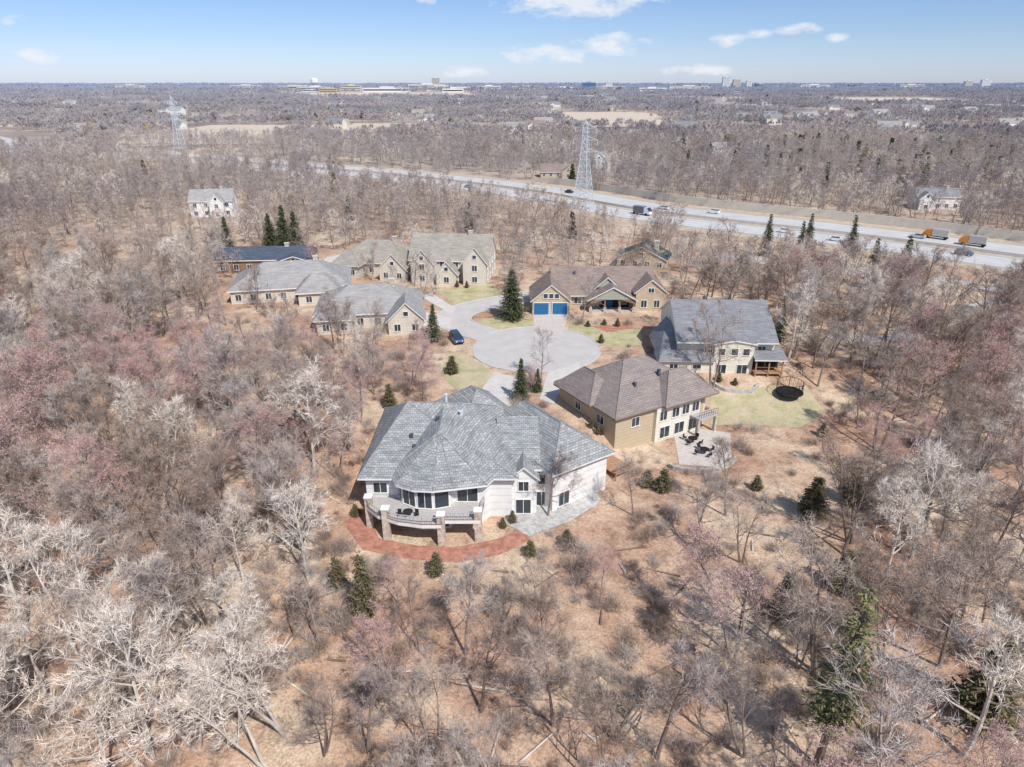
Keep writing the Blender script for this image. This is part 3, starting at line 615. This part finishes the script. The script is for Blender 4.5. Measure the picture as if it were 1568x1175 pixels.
# ---------------- trees
def prism(V,F,p0,p1,r0,r1,n):
    d=p1-p0; 
    if d.length<1e-5: return
    a=d.orthogonal().normalized(); c=d.normalized().cross(a); o=len(V)
    for p,r in ((p0,r0),(p1,r1)):
        for i in range(n):
            t=2*math.pi*i/n; V.append(p+a*(math.cos(t)*r)+c*(math.sin(t)*r))
    for i in range(n): F.append((o+i,o+(i+1)%n,o+n+(i+1)%n,o+n+i))
def rv(r): 
    return Vector((r.gauss(0,1),r.gauss(0,1),r.gauss(0,1))).normalized()
Zv=Vector((0,0,1))
def tree_mesh(name,seed,Ht,stems,nb,tw,tl,mats,lean=.12,low=.3,spread=.42,buds=0):
    r=random.Random(seed); V=[];F=[];V2=[];F2=[]
    def tri(p,d,L,w):
        a=d.cross(rv(r)).normalized()*w*.5; o=len(V2); q=p+d*L
        V2.extend((p-a,p+a,q)); F2.append((o,o+1,o+2))
    def grow(p,d,L,rad,lev,base=.3):
        ns=[7,4,2,1][lev]; jit=[.07,.16,.22,.2][lev]; up=[.02,.10,.07,.05][lev]; sides=[7,4,3,3][lev]
        pts=[p];ds=[d];rs=[rad]
        for i in range(ns):
            d=(d+rv(r)*jit+Zv*up).normalized(); p=p+d*(L/ns); pts.append(p);ds.append(d);rs.append(max(.008,rad*(1-.85*(i+1)/ns)))
        for i in range(ns):
            if lev<3: prism(V,F,pts[i],pts[i+1],rs[i],rs[i+1],sides)
            else: tri(pts[i],ds[i+1],L,rad*1.6)
        n=nb[lev]
        for k in range(n):
            t=base+(1-base)*(k+r.random())/n; f=t*ns; i=min(ns-1,int(f)); q=pts[i].lerp(pts[i+1],f-i); dd=ds[i+1]
            tt=(t-base)/(1-base)
            side=dd.cross(rv(r)).normalized()
            if lev==0:
                ang=math.radians(68-38*tt+r.uniform(-8,8)); ln=Ht*spread*(1-.55*tt)*r.uniform(.7,1.15)
                grow(q,(dd*math.cos(ang)+side*math.sin(ang)).normalized(),ln,max(.045,rs[i]*.5),1,.25)
            elif lev<3:
                ang=math.radians(r.uniform(30,60)); ln=L*(.55 if lev==1 else .5)*(1-.45*t)*r.uniform(.7,1.25)
                grow(q,(dd*math.cos(ang)+side*math.sin(ang)).normalized(),ln,max(.02,rs[i]*.5),lev+1,.15)
            else:
                ang=math.radians(r.uniform(20,60)); td=(dd*math.cos(ang)+side*math.sin(ang)+Zv*.15).normalized()
                tri(q,td,tl*r.uniform(.5,1.2),tw)
                for _ in range(buds): 
                    bp=q+td*tl*r.uniform(.3,1); bd=rv(r); tri(bp,bd,.13,.09)
    for s in range(stems):
        a=r.uniform(0,6.28); l=lean*(1 if stems==1 else 2.6); d=Vector((math.cos(a)*l,math.sin(a)*l,1)).normalized()
        grow(Vector((math.cos(a)*.2*(stems-1),math.sin(a)*.2*(stems-1),-.5)),d,Ht*.9,Ht*.014/(stems**.4)+.03,0,low)
    me=bpy.data.meshes.new(name); n=len(V)
    me.from_pydata([tuple(v) for v in V]+[tuple(v) for v in V2],[],F+[tuple(i+n for i in f) for f in F2])
    me.materials.append(mats[0]); me.materials.append(mats[1]); me.polygons.foreach_set('material_index',[0]*len(F)+[1]*len(F2))
    return me
NB=(15,6,5,6)
kinds={'grey':(BARK,TWIG,5),'brown':(BBARK,BTWIG,3),'pale':(PBARK,PTWIG,3),'pink':(KBARK,KTWIG,2)}
TM={}
sd=10
for k,(a,c,n) in kinds.items():
    TM[k]=[]
    for i in range(n):
        sd+=1; TM[k].append(tree_mesh('bare_tree_'+k,sd,12.5,1 if i%2==0 else 2,NB if i%2==0 else (9,6,5,6),.030 if k!='pale' else .04,.75,(a,c),low=R.uniform(.25,.45),spread=R.uniform(.34,.46),buds=1 if k=='pink' else 0))
def conifer(name,seed,Ht,Rr,base,mat,dens=1.0,sz=.42,droop=.25):
    r=random.Random(seed); V=[];F=[];V2=[];F2=[]
    prism(V,F,Vector((0,0,-.5)),Vector((0,0,Ht*.97)),Ht*.016+.05,.03,7)
    z=base*Ht
    while z<Ht:
        t=(z-base*Ht)/(Ht*(1-base)); rad=Rr*(1-t)**.8*(.35+.65*min(1,t*6+.3))*1.0+.12; n=int((6+7*(1-t))*dens)
        for i in range(n):
            a=r.uniform(0,6.28); L=rad*r.uniform(.55,1.18); d=Vector((math.cos(a),math.sin(a),0)); p0=Vector((0,0,z+r.uniform(-.2,.2)))
            tip=p0+d*L+Zv*(-droop*L+.1*t)
            prism(V,F,p0,tip,.04,.01,3)
            m=max(3,int(L*7))
            for j in range(m):
                f=(j+r.random())/m; q=p0.lerp(tip,f)+rv(r)*.12
                s=sz*(1.15-.5*f)*r.uniform(.6,1.2); side=d.cross(Zv)*r.choice((-1,1)); dd=(d*.6+side*r.uniform(.2,1)+Zv*r.uniform(-.5,.25)).normalized()
                nn=dd.cross(rv(r)).normalized()*s*.32; o=len(V2); e=q+dd*s
                V2.extend((q-nn*.5,q+nn*.5,e+nn*.7,e-nn*.4)); F2.append((o,o+1,o+2,o+3))
        z+=.32*max(.6,Ht/14)
    me=bpy.data.meshes.new(name); n=len(V)
    me.from_pydata([tuple(v) for v in V]+[tuple(v) for v in V2],[],F+[tuple(i+n for i in f) for f in F2])
    me.materials.append(BBARK); me.materials.append(mat); me.polygons.foreach_set('material_index',[0]*len(F)+[1]*len(F2)); return me
def put(name,me,x,y,s=1,rot=None,z=None,sx=None):
    o=bpy.data.objects.new(name,me); o.location=(x,y,(GH(x,y) if z is None else z)-.05); o.rotation_euler=(R.uniform(-.04,.04),R.uniform(-.04,.04),R.uniform(0,6.28) if rot is None else rot)
    q=sx or s; o.scale=(q,q,s); sc.collection.objects.link(o); return o
C_sp=conifer('spruce_mesh',1,10,2.9,.04,CON,1.3); C_pi=conifer('pine_mesh',2,18,2.7,.3,CONL,.9,.45,.15); C_ce=conifer('cedar_mesh',3,6,1.6,.05,CED,1.2,.4,-.3); C_dk=conifer('dark_spruce_mesh',4,12,2.4,.08,CON,1.0)
CLEART=[]
def con(name,me,px,py,hh,base_h,w=None):
    x,y=G(px,py); put(name,me,x,y,hh/base_h,sx=w); CLEART.append((x,y,2.6))
con('spruce_tree',C_sp,785,489,10.5,10,1.25); con('spruce_tree',C_sp,663,523,7.5,10,.65); con('spruce_tree',C_sp,797,613,7,10,.6); con('spruce_tree',C_sp,822,600,4.0,10,.4)
con('spruce_tree',C_sp,350,385,10,10); con('spruce_tree',C_sp,437,392,14,10,1.3); con('spruce_tree',C_sp,418,392,12,10,1.2); con('spruce_tree',C_sp,455,388,12,10,1.2)
for p in ((1172,392,12),(1235,385,11),(1222,400,11),(1300,395,12),(1375,452,14),(1330,440,12),(1190,528,8),(1555,455,10),(1240,420,9)): con('spruce_tree',C_dk,p[0],p[1],p[2],12)
con('fir_tree',C_pi,1250,1175,18.5,18,1.05); con('fir_tree',C_sp,1196,945,5.5,10,.62); con('cedar_tree',C_ce,1290,905,5.2,6,1.2); con('cedar_tree',C_ce,1500,1110,9,6,1.7); con('cedar_tree',C_ce,1240,790,5.5,6,1.35);con('cedar_tree',C_ce,1300,770,6,6,1.1)
con('cedar_tree',C_ce,560,945,7.5,6,1.0); con('cedar_tree',C_ce,520,900,4,6,.7); con('cedar_tree',C_ce,668,880,3,6,.7)
con('cedar_tree',C_ce,692,572,3.2,6,.95); con('cedar_tree',C_ce,1258,668,2.2,6,.6); con('cedar_tree',C_ce,1158,750,2.2,6,.6); con('cedar_tree',C_ce,868,835,2.2,6,.6); con('cedar_tree',C_ce,812,850,2,6,.6); con('cedar_tree',C_ce,920,525,1.8,6,.5)
con('cedar_tree',C_ce,1015,752,3.4,6,.9); con('cedar_tree',C_ce,990,745,2.6,6,.7); con('cedar_tree',C_ce,598,625,4,6,.8)
for q in ((770,808),(785,800),(545,790),(900,500),(925,498),(945,500),(700,440),(715,441),(1100,585),(1125,590),(905,655),(915,665)):
    x,y=G(*q); put('evergreen_shrub',C_ce,x,y,R.uniform(.2,.32),sx=R.uniform(.35,.5))
def inpoly(x,y,P):
    c=False;j=len(P)-1
    for i in range(len(P)):
        xi,yi=P[i][0],P[i][1];xj,yj=P[j][0],P[j][1]
        if (yi>y)!=(yj>y) and x<(xj-xi)*(y-yi)/(yj-yi)+xi: c=not c
        j=i
    return c
LB=[([(p.x,p.y) for p in P[::2]],wd,min(p.x for p in P)-wd,max(p.x for p in P)+wd,min(p.y for p in P)-wd,max(p.y for p in P)+wd) for P,wd in CLEARL]
def blocked(x,y,mg=0):
    for cx_,cy_,hw,hd,a in CLEARR:
        dx,dy=x-cx_,y-cy_
        if abs(dx)+abs(dy)>(hw+hd)*1.5+mg*2: continue
        a=math.radians(-a); u=dx*math.cos(a)-dy*math.sin(a); v=dx*math.sin(a)+dy*math.cos(a)
        if abs(u)<hw+mg and abs(v)<hd+mg: return True
    for P in CLEARP:
        if inpoly(x,y,P): return True
    for P,wd,a0,a1,b0,b1 in LB:
        w2=wd+mg
        if a0-mg<x<a1+mg and b0-mg<y<b1+mg:
            for i in range(len(P)-1):
                ax,ay=P[i];bx,by=P[i+1];dx,dy=bx-ax,by-ay;l=dx*dx+dy*dy
                t=max(0,min(1,((x-ax)*dx+(y-ay)*dy)/l)) if l else 0
                if (x-ax-t*dx)**2+(y-ay-t*dy)**2<w2*w2: return True
    return False
open_poly=[G(*q) for q in [(1120,680),(1290,680),(1290,840),(1200,900),(1130,850)]]
pinkz=[(-58,98,20,14),(-17,96,7,7),(13,60,6,6),(-70,75,14,10)]
# hand-placed landmark trees
for q,s,k,i in (((838,790),.75,'brown',0),((865,775),.55,'grey',0),((1112,790),.85,'brown',0),((970,790),.65,'grey',0),((650,615),.6,'pink',0),((815,600),.38,'pink',0),((490,420),.7,'pink',0),((1290,850),1.05,'brown',0),((1345,900),1.1,'pale',0),((985,420),.9,'brown',0),
    ((1207,555),1.25,'pale',0),((125,1010),1.1,'pale',1),((235,1165),1.25,'pale',2),((440,1120),1.1,'pale',1),((20,1180),1.2,'pale',0),((1005,1160),1.1,'grey',2),((735,1090),.9,'brown',0),((848,1110),.9,'grey',0),((1130,975),.7,'brown',2),((1395,855),1.15,'pale',2),((1460,800),1.1,'grey',4),((1440,1020),1.1,'grey',0)):
    x,y=G(*q); put('bare_tree',TM[k][i],x,y,s); CLEART.append((x,y,2.2))
step=5.3; y=26.0; cnt=0; trunks=[]
while y<152:
    xm=.80*y+12; x=-xm
    while x<xm:
        X=x+R.uniform(-2.5,2.5);Y=y+R.uniform(-2.5,2.5); x+=step
        if blocked(X,Y,.8): continue
        if any((X-a)**2+(Y-b_)**2<r_*r_ for a,b_,r_ in CLEART): continue
        if inpoly(X,Y,open_poly) and R.random()>.08: continue
        if -21<X<14 and 56<Y<72: continue
        if 12<X<34 and 66<Y<92: continue
        if -22<X<-2 and 88<Y<108 and R.random()>.3: continue
        if -2<X<50 and 84<Y<140 and R.random()>.10: continue
        if -16<X<0 and 100<Y<150 and R.random()>.08: continue
        if -66<X<-16 and 106<Y<152 and R.random()>.4: continue
        if 10<X<60 and R.random()>.72: continue
        s=R.uniform(.75,1.28)
        if -24<X<18 and Y<=57: 
            s=R.uniform(.62,.95) if Y<50 else R.uniform(.42,.55)
            if R.random()>.88: continue
        if Y>88 and -66<X<30: s=min(s,.82)
        q=R.random()
        if X<-12 and Y<50: k='pale' if q<.42 else ('grey' if q<.8 else 'brown')
        elif any(((X-a)/c_)**2+((Y-b_)/d_)**2<1 for a,b_,c_,d_ in pinkz): k='pink' if q<.65 else 'grey'
        else: k='grey' if q<.56 else ('brown' if q<.82 else ('pale' if q<.91 else 'pink'))
        put('bare_tree',R.choice(TM[k]),X,Y,s,sx=s*R.uniform(.9,1.15)); cnt+=1
    y+=step
# fallen timber
b=B()
for _ in range(150):
    Y=R.uniform(28,75); X=R.uniform(-1,1)*(.8*Y+8)
    if blocked(X,Y,2): continue
    a=R.uniform(0,6.28); L=R.uniform(1.2,4.5); z=GH(X,Y); b.cyl((X,Y,z+.12),(X+math.cos(a)*L,Y+math.sin(a)*L,GH(X+math.cos(a)*L,Y+math.sin(a)*L)+.1),.13,.06,6,BBARK if R.random()<.6 else PBARK)
b.obj('fallen_logs')
def shrub_mesh(name,seed,mats):
    r=random.Random(seed); V=[];F=[]
    for i in range(44):
        a=r.uniform(0,6.28); d=Vector((math.cos(a)*r.uniform(.2,1),math.sin(a)*r.uniform(.2,1),1)).normalized(); p=Vector((r.gauss(0,.4),r.gauss(0,.4),-.05)); L=r.uniform(.4,1.7)
        for k in range(3):
            a2=d.cross(rv(r)).normalized()*.014; o=len(V); q=p+d*L; V.extend((p-a2,p+a2,q)); F.append((o,o+1,o+2))
            for _ in range(3):
                t=r.uniform(.3,1); e=p.lerp(q,t); dd=(d+rv(r)*.8).normalized(); a3=dd.cross(rv(r)).normalized()*.012; o=len(V); V.extend((e-a3,e+a3,e+dd*.5)); F.append((o,o+1,o+2))
            d=(d+rv(r)*.4).normalized()
    me=bpy.data.meshes.new(name); me.from_pydata([tuple(v) for v in V],[],F); me.materials.append(mats); return me
def coll(name,meshes):
    c=bpy.data.collections.new(name)
    for m in meshes:
        o=bpy.data.objects.new(m.name,m); c.objects.link(o)
    return c
def scatter(name,pts,c):
    me=bpy.data.meshes.new(name); me.from_pydata([p[:3] for p in pts],[],[])
    a=me.attributes.new('rot','FLOAT_VECTOR','POINT'); a.data.foreach_set('vector',[q for p in pts for q in (0,0,p[3])])
    a=me.attributes.new('scl','FLOAT','POINT'); a.data.foreach_set('value',[p[4] for p in pts])
    a=me.attributes.new('idx','INT','POINT'); a.data.foreach_set('value',[p[5] for p in pts])
    o=bpy.data.objects.new(name,me); sc.collection.objects.link(o)
    ng=bpy.data.node_groups.new(name,'GeometryNodeTree'); ng.interface.new_socket('Geometry',in_out='INPUT',socket_type='NodeSocketGeometry'); ng.interface.new_socket('Geometry',in_out='OUTPUT',socket_type='NodeSocketGeometry')
    gi=ng.nodes.new('NodeGroupInput');go_=ng.nodes.new('NodeGroupOutput');ip=ng.nodes.new('GeometryNodeInstanceOnPoints');ci=ng.nodes.new('GeometryNodeCollectionInfo')
    ci.inputs['Collection'].default_value=c; ci.inputs['Separate Children'].default_value=True; ci.inputs['Reset Children'].default_value=True
    def na(t,nm):
        n=ng.nodes.new('GeometryNodeInputNamedAttribute'); n.data_type=t; n.inputs['Name'].default_value=nm
        return [q for q in n.outputs if q.enabled and q.name=='Attribute'][0]
    ip.inputs['Pick Instance'].default_value=True
    ng.links.new(gi.outputs[0],ip.inputs['Points']); ng.links.new(ci.outputs[0],ip.inputs['Instance']); ng.links.new(na('INT','idx'),ip.inputs['Instance Index'])
    ng.links.new(na('FLOAT_VECTOR','rot'),ip.inputs['Rotation']); ng.links.new(na('FLOAT','scl'),ip.inputs['Scale']); ng.links.new(ip.outputs[0],go_.inputs[0])
    md=o.modifiers.new('scatter','NODES'); md.node_group=ng; return o
cs=coll('underbrush_variants',[shrub_mesh('brush_bush',50+i,[BTWIG,TWIG,TWIG,BTWIG][i]) for i in range(4)])
pts=[]
for _ in range(3600):
    Y=26+R.random()**.8*110; X=R.uniform(-1,1)*(.8*Y+12)
    if blocked(X,Y,0): continue
    if inpoly(X,Y,open_poly) and R.random()>.15: continue
    if noise.noise(Vector((X/8,Y/8,7)))<-.08: continue
    pts.append((X,Y,GH(X,Y),R.uniform(0,6.28),R.uniform(.4,1.4),R.randrange(4)))
scatter('underbrush',pts,cs)
# mid forest
MB=(11,5,3,3)
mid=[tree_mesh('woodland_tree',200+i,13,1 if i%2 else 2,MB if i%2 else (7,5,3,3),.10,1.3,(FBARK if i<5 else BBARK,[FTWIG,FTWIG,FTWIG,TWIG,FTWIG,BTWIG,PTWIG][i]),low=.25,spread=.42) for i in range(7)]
mc=coll('woodland_variants',mid)
pts=[];ev=[]
y=150.0
while y<600:
    st_=6.2+ (y-150)*.008; xm=.8*y+20; x=-xm
    while x<xm:
        X=x+R.uniform(-.48,.48)*st_;Y=y+R.uniform(-.48,.48)*st_; x+=st_
        if blocked(X,Y,1): continue
        s=R.uniform(.6,1.05)
        if Y<215 and -70<X<40: 
            s*=.8
            if R.random()>.7: continue
        if -135<X<-85 and Y<262: s*=.68
        if Y>400: s*=1.12
        g=noise.noise(Vector((X/50,Y/50,1)))
        if R.random()<(.004 if X<0 else .014)+(.07 if (X>90 and Y>330) else 0): ev.append((X,Y,GH(X,Y),0,s*.85,R.randrange(3))); continue
        i=R.choices(range(7),[3,3,3,2,3,1.2+1.8*(g>0),.8+(g<-.2)])[0]
        pts.append((X,Y,GH(X,Y)-.1,R.uniform(0,6.28),s,i))
    y+=st_
nmid=len(pts)
scatter('distant_woodland',pts,mc)
def minih(name,wm,rm,hh):
    b=B(); b.box(-8,8,-5,5,-3,hh,wm); gable(b,-8,8,-5,5,hh,3.2,'x',rm,wm); b.box(-8,-2,-8,-5,-3,hh-.3,wm); gable(b,-8,-2,-8,-3,hh-.3,2.2,'y',rm,wm)
    for x in (-6.5,-3.5,0,3,6): win(b,x,-5 if x>-2 else -8,1.5,1.3,1.4,-90,1)
    o=b.obj(name); me=o.data; bpy.data.objects.remove(o); return me
hc=coll('neighbourhood_variants',[minih('suburban_home',M[a],M[b_],h) for a,b_,h in (('white','lightroof',5.4),('beige','tanroof',3.2),('cream','grayroof',5.4),('white','redroof',3.2))])
HS=set(); hp=[]
for _ in range(170):
    Y=700*math.exp(R.random()*1.6); X=R.uniform(-.8,.8)*Y
    if blocked(X,Y,10): continue
    HS.add((int(X//50),int(Y//50)))
    if Y>1100: HS.add((int(X//50),int(Y//50)-1))
    hp.append((X,Y,GH(X,Y),R.uniform(-.5,.5),R.uniform(.9,1.2)*(1+Y/5000),R.randrange(4)))
scatter('distant_neighbourhood',hp,hc)
# far clumps
def clump(name,seed,n,rad,mats,ht=12,mm=64):
    r=random.Random(seed); V=[];F=[]; MI=[]
    for c in range(n):
        x0,y0=r.uniform(-rad,rad),r.uniform(-rad,rad); h=ht*r.uniform(.6,1.2); cr_=h*r.uniform(.28,.42)
        mi=0 if r.random()<.93 else 1
        for i in range(mm):
            a=r.uniform(0,6.28); el=r.uniform(-.1,1.5); d=Vector((math.cos(a)*math.cos(el),math.sin(a)*math.cos(el),math.sin(el)))
            c0=Vector((x0,y0,h-cr_*1.25)); p=c0+Vector((d.x*cr_,d.y*cr_,d.z*cr_*1.1))*r.uniform(.35,.8); q=c0+Vector((d.x*cr_,d.y*cr_,d.z*cr_*1.2))*r.uniform(.85,1.1)+rv(r)*.5
            w_=(q-p).cross(rv(r)).normalized()*r.uniform(.2,.45); o=len(V); V.extend((p-w_,p+w_,q)); F.append((o,o+1,o+2)); MI.append(mi)
        p=Vector((x0,y0,0)); o=len(V); V.extend((p+Vector((-.25,0,0)),p+Vector((.25,0,0)),p+Vector((0,0,h*.8)))); F.append((o,o+1,o+2)); MI.append(0)
    me=bpy.data.meshes.new(name); me.from_pydata([tuple(v) for v in V],[],F); me.materials.append(mats[0]); me.materials.append(mats[1]); me.polygons.foreach_set('material_index',MI); return me
FCON=foliage('distant_evergreen',[(.09,.11,.08),(.13,.155,.105),(.18,.20,.13)])
fc=coll('far_canopy_variants',[clump('canopy_patch',300+i,24,22,(FTWIG,FCON if i<3 else FBARK)) for i in range(5)]+[clump('canopy_patch',310,8,22,(FCON,FTWIG),10,90),clump('canopy_patch',311,20,22,(FTWIG,WIL))])
pts=[]
def farring(y0,y1,stp,s):
    y=y0
    while y<y1:
        xm=.8*y+60;x=-xm
        while x<xm:
            X=x+R.uniform(-.35,.35)*stp;Y=y+R.uniform(-.35,.35)*stp;x+=stp
            if blocked(X,Y,12 if y<2500 else 0): continue
            if (int(X//50),int(Y//50)) in HS: continue
            g=noise.noise(Vector((X/300,Y/420,5))); 
            if g<-.42: continue
            i=R.choices(range(7),[4,4,4,4,4,.4 if X<0 else 1.1,.25])[0]
            pts.append((X,Y,GH(X,Y)-1,R.uniform(0,6.28),s*R.uniform(.8,1.2),i))
        y+=stp
farring(596,1300,38,.95); farring(1300,2600,51,1.1); farring(2600,5000,105,1.6); farring(5000,9500,220,2.4)
scatter('far_forest_canopy',pts,fc)
ec=coll('evergreen_variants',[conifer('woodland_evergreen',400+i,12,[2.6,3.4,2.9][i],.05,[CON,CONL,CON][i],.6,1.0) for i in range(3)])
for _ in range(45):
    X=R.uniform(150,330);Y=R.uniform(340,520)
    if not blocked(X,Y,2): ev.append((X,Y,GH(X,Y),0,R.uniform(.7,1.1),R.randrange(3)))
scatter('distant_evergreens',ev,ec)
# ---------------- camera, sun, sky
cam=bpy.data.cameras.new('camera'); co=bpy.data.objects.new('camera',cam); sc.collection.objects.link(co); co.location=(0,0,CAMH); co.rotation_euler=(math.pi/2-PITCH,0,0)
cam.sensor_width=36; cam.lens=24; cam.clip_end=60000; cam.clip_start=.5; sc.camera=co
EL=math.radians(50); AZ=math.radians(148)
S=Vector((math.sin(AZ)*math.cos(EL),math.cos(AZ)*math.cos(EL),math.sin(EL)))
sl=bpy.data.lights.new('sun','SUN'); sl.energy=4.5; sl.angle=math.radians(.6); sl.color=(1,.96,.91); so=bpy.data.objects.new('sun',sl); so.rotation_euler=(-S).to_track_quat('-Z','Y').to_euler(); so.location=(0,0,200); sc.collection.objects.link(so)
wd=bpy.data.worlds.new('World'); sc.world=wd; wd.use_nodes=True; nt=wd.node_tree; bg=nt.nodes['Background']; bg.inputs[1].default_value=.15
sky=nt.nodes.new('ShaderNodeTexSky'); sky.sky_type='NISHITA'; sky.sun_disc=False; sky.sun_elevation=EL; sky.sun_rotation=AZ; sky.altitude=300; sky.air_density=1.0; sky.dust_density=.4; sky.ozone_density=1.5
tc=nt.nodes.new('ShaderNodeTexCoord'); sx=nt.nodes.new('ShaderNodeSeparateXYZ'); nt.links.new(tc.outputs['Generated'],sx.inputs[0])
def MT(op,a,b_=None,c_=None):
    n=nt.nodes.new('ShaderNodeMath'); n.operation=op
    for i,v in enumerate((a,b_,c_)):
        if v is None: continue
        if isinstance(v,(int,float)): n.inputs[i].default_value=v
        else: nt.links.new(v,n.inputs[i])
    return n.outputs[0]
az=MT('ARCTAN2',sx.outputs[0],sx.outputs[1]); el=MT('ARCSINE',sx.outputs[2])
eg=nt.nodes.new('ShaderNodeMapRange'); eg.inputs[1].default_value=0; eg.inputs[2].default_value=math.radians(30); nt.links.new(el,eg.inputs[0])
tr=ramp(nt,[(0,(.60,.69,1.08)),(.1,(.50,.60,.87)),(.25,(.46,.54,.75)),(.5,(.75,.8,.9)),(1,(1.1,1.07,1.03))]); nt.links.new(eg.outputs[0],tr.inputs[0])
skc=mix(nt,1,sky.outputs[0],tr.outputs[0],'MULTIPLY')
cb=nt.nodes.new('ShaderNodeCombineXYZ'); nt.links.new(az,cb.inputs[0]); nt.links.new(MT('MULTIPLY',el,2.2),cb.inputs[1])
n1=nt.nodes.new('ShaderNodeTexNoise'); n1.inputs['Scale'].default_value=26; n1.inputs['Detail'].default_value=6; n1.inputs['Roughness'].default_value=.6; nt.links.new(cb.outputs[0],n1.inputs['Vector'])
acc=None
# cloud bank bearings (deg azimuth, deg elevation, half widths)
for a_,e_,w_,h_,k_ in [(4.6,5.5,6.2,1.25,1.25),(2.4,1.9,3.8,.75,1),(7.2,2.5,2.9,.9,1.1),(16.6,2.9,2.0,.6,1),(20.6,3.3,1.4,.45,1),(23,2.7,1.0,.4,1),(-6.2,5.7,1.0,.55,1),(-32,1.5,1.4,.45,.7),(-3.8,.7,1.9,.45,.9),(14.6,.8,3.2,.45,.9),(15,6.4,1.3,.4,1),(-33,3.5,.9,.3,.5),(-28,5.2,1.2,.3,.5)]:
    dx=MT('DIVIDE',MT('SUBTRACT',az,math.radians(a_)),math.radians(w_)); dy=MT('DIVIDE',MT('SUBTRACT',el,math.radians(e_)),math.radians(h_))
    q=MT('MULTIPLY',MT('SUBTRACT',1,MT('ADD',MT('MULTIPLY',dx,dx),MT('MULTIPLY',dy,dy))),k_); acc=q if acc is None else MT('MAXIMUM',acc,q)
acc=MT('MAXIMUM',acc,-1.0)
f=MT('ADD',MT('MULTIPLY',acc,.65),MT('MULTIPLY',MT('SUBTRACT',n1.outputs['Fac'],.5),3.0))
rm=nt.nodes.new('ShaderNodeMapRange'); rm.inputs[1].default_value=.05; rm.inputs[2].default_value=.8; nt.links.new(f,rm.inputs[0])
cf=MT('MULTIPLY',rm.outputs[0],.85)
c=mix(nt,cf,skc,(5.8,6.0,6.3)); nt.links.new(c,bg.inputs[0])
sc.view_settings.view_transform='Standard'; sc.view_settings.look='None'; sc.view_settings.exposure=0
print('near trees',cnt,'mid',nmid,'far',len(pts),'objects',len(bpy.data.objects))
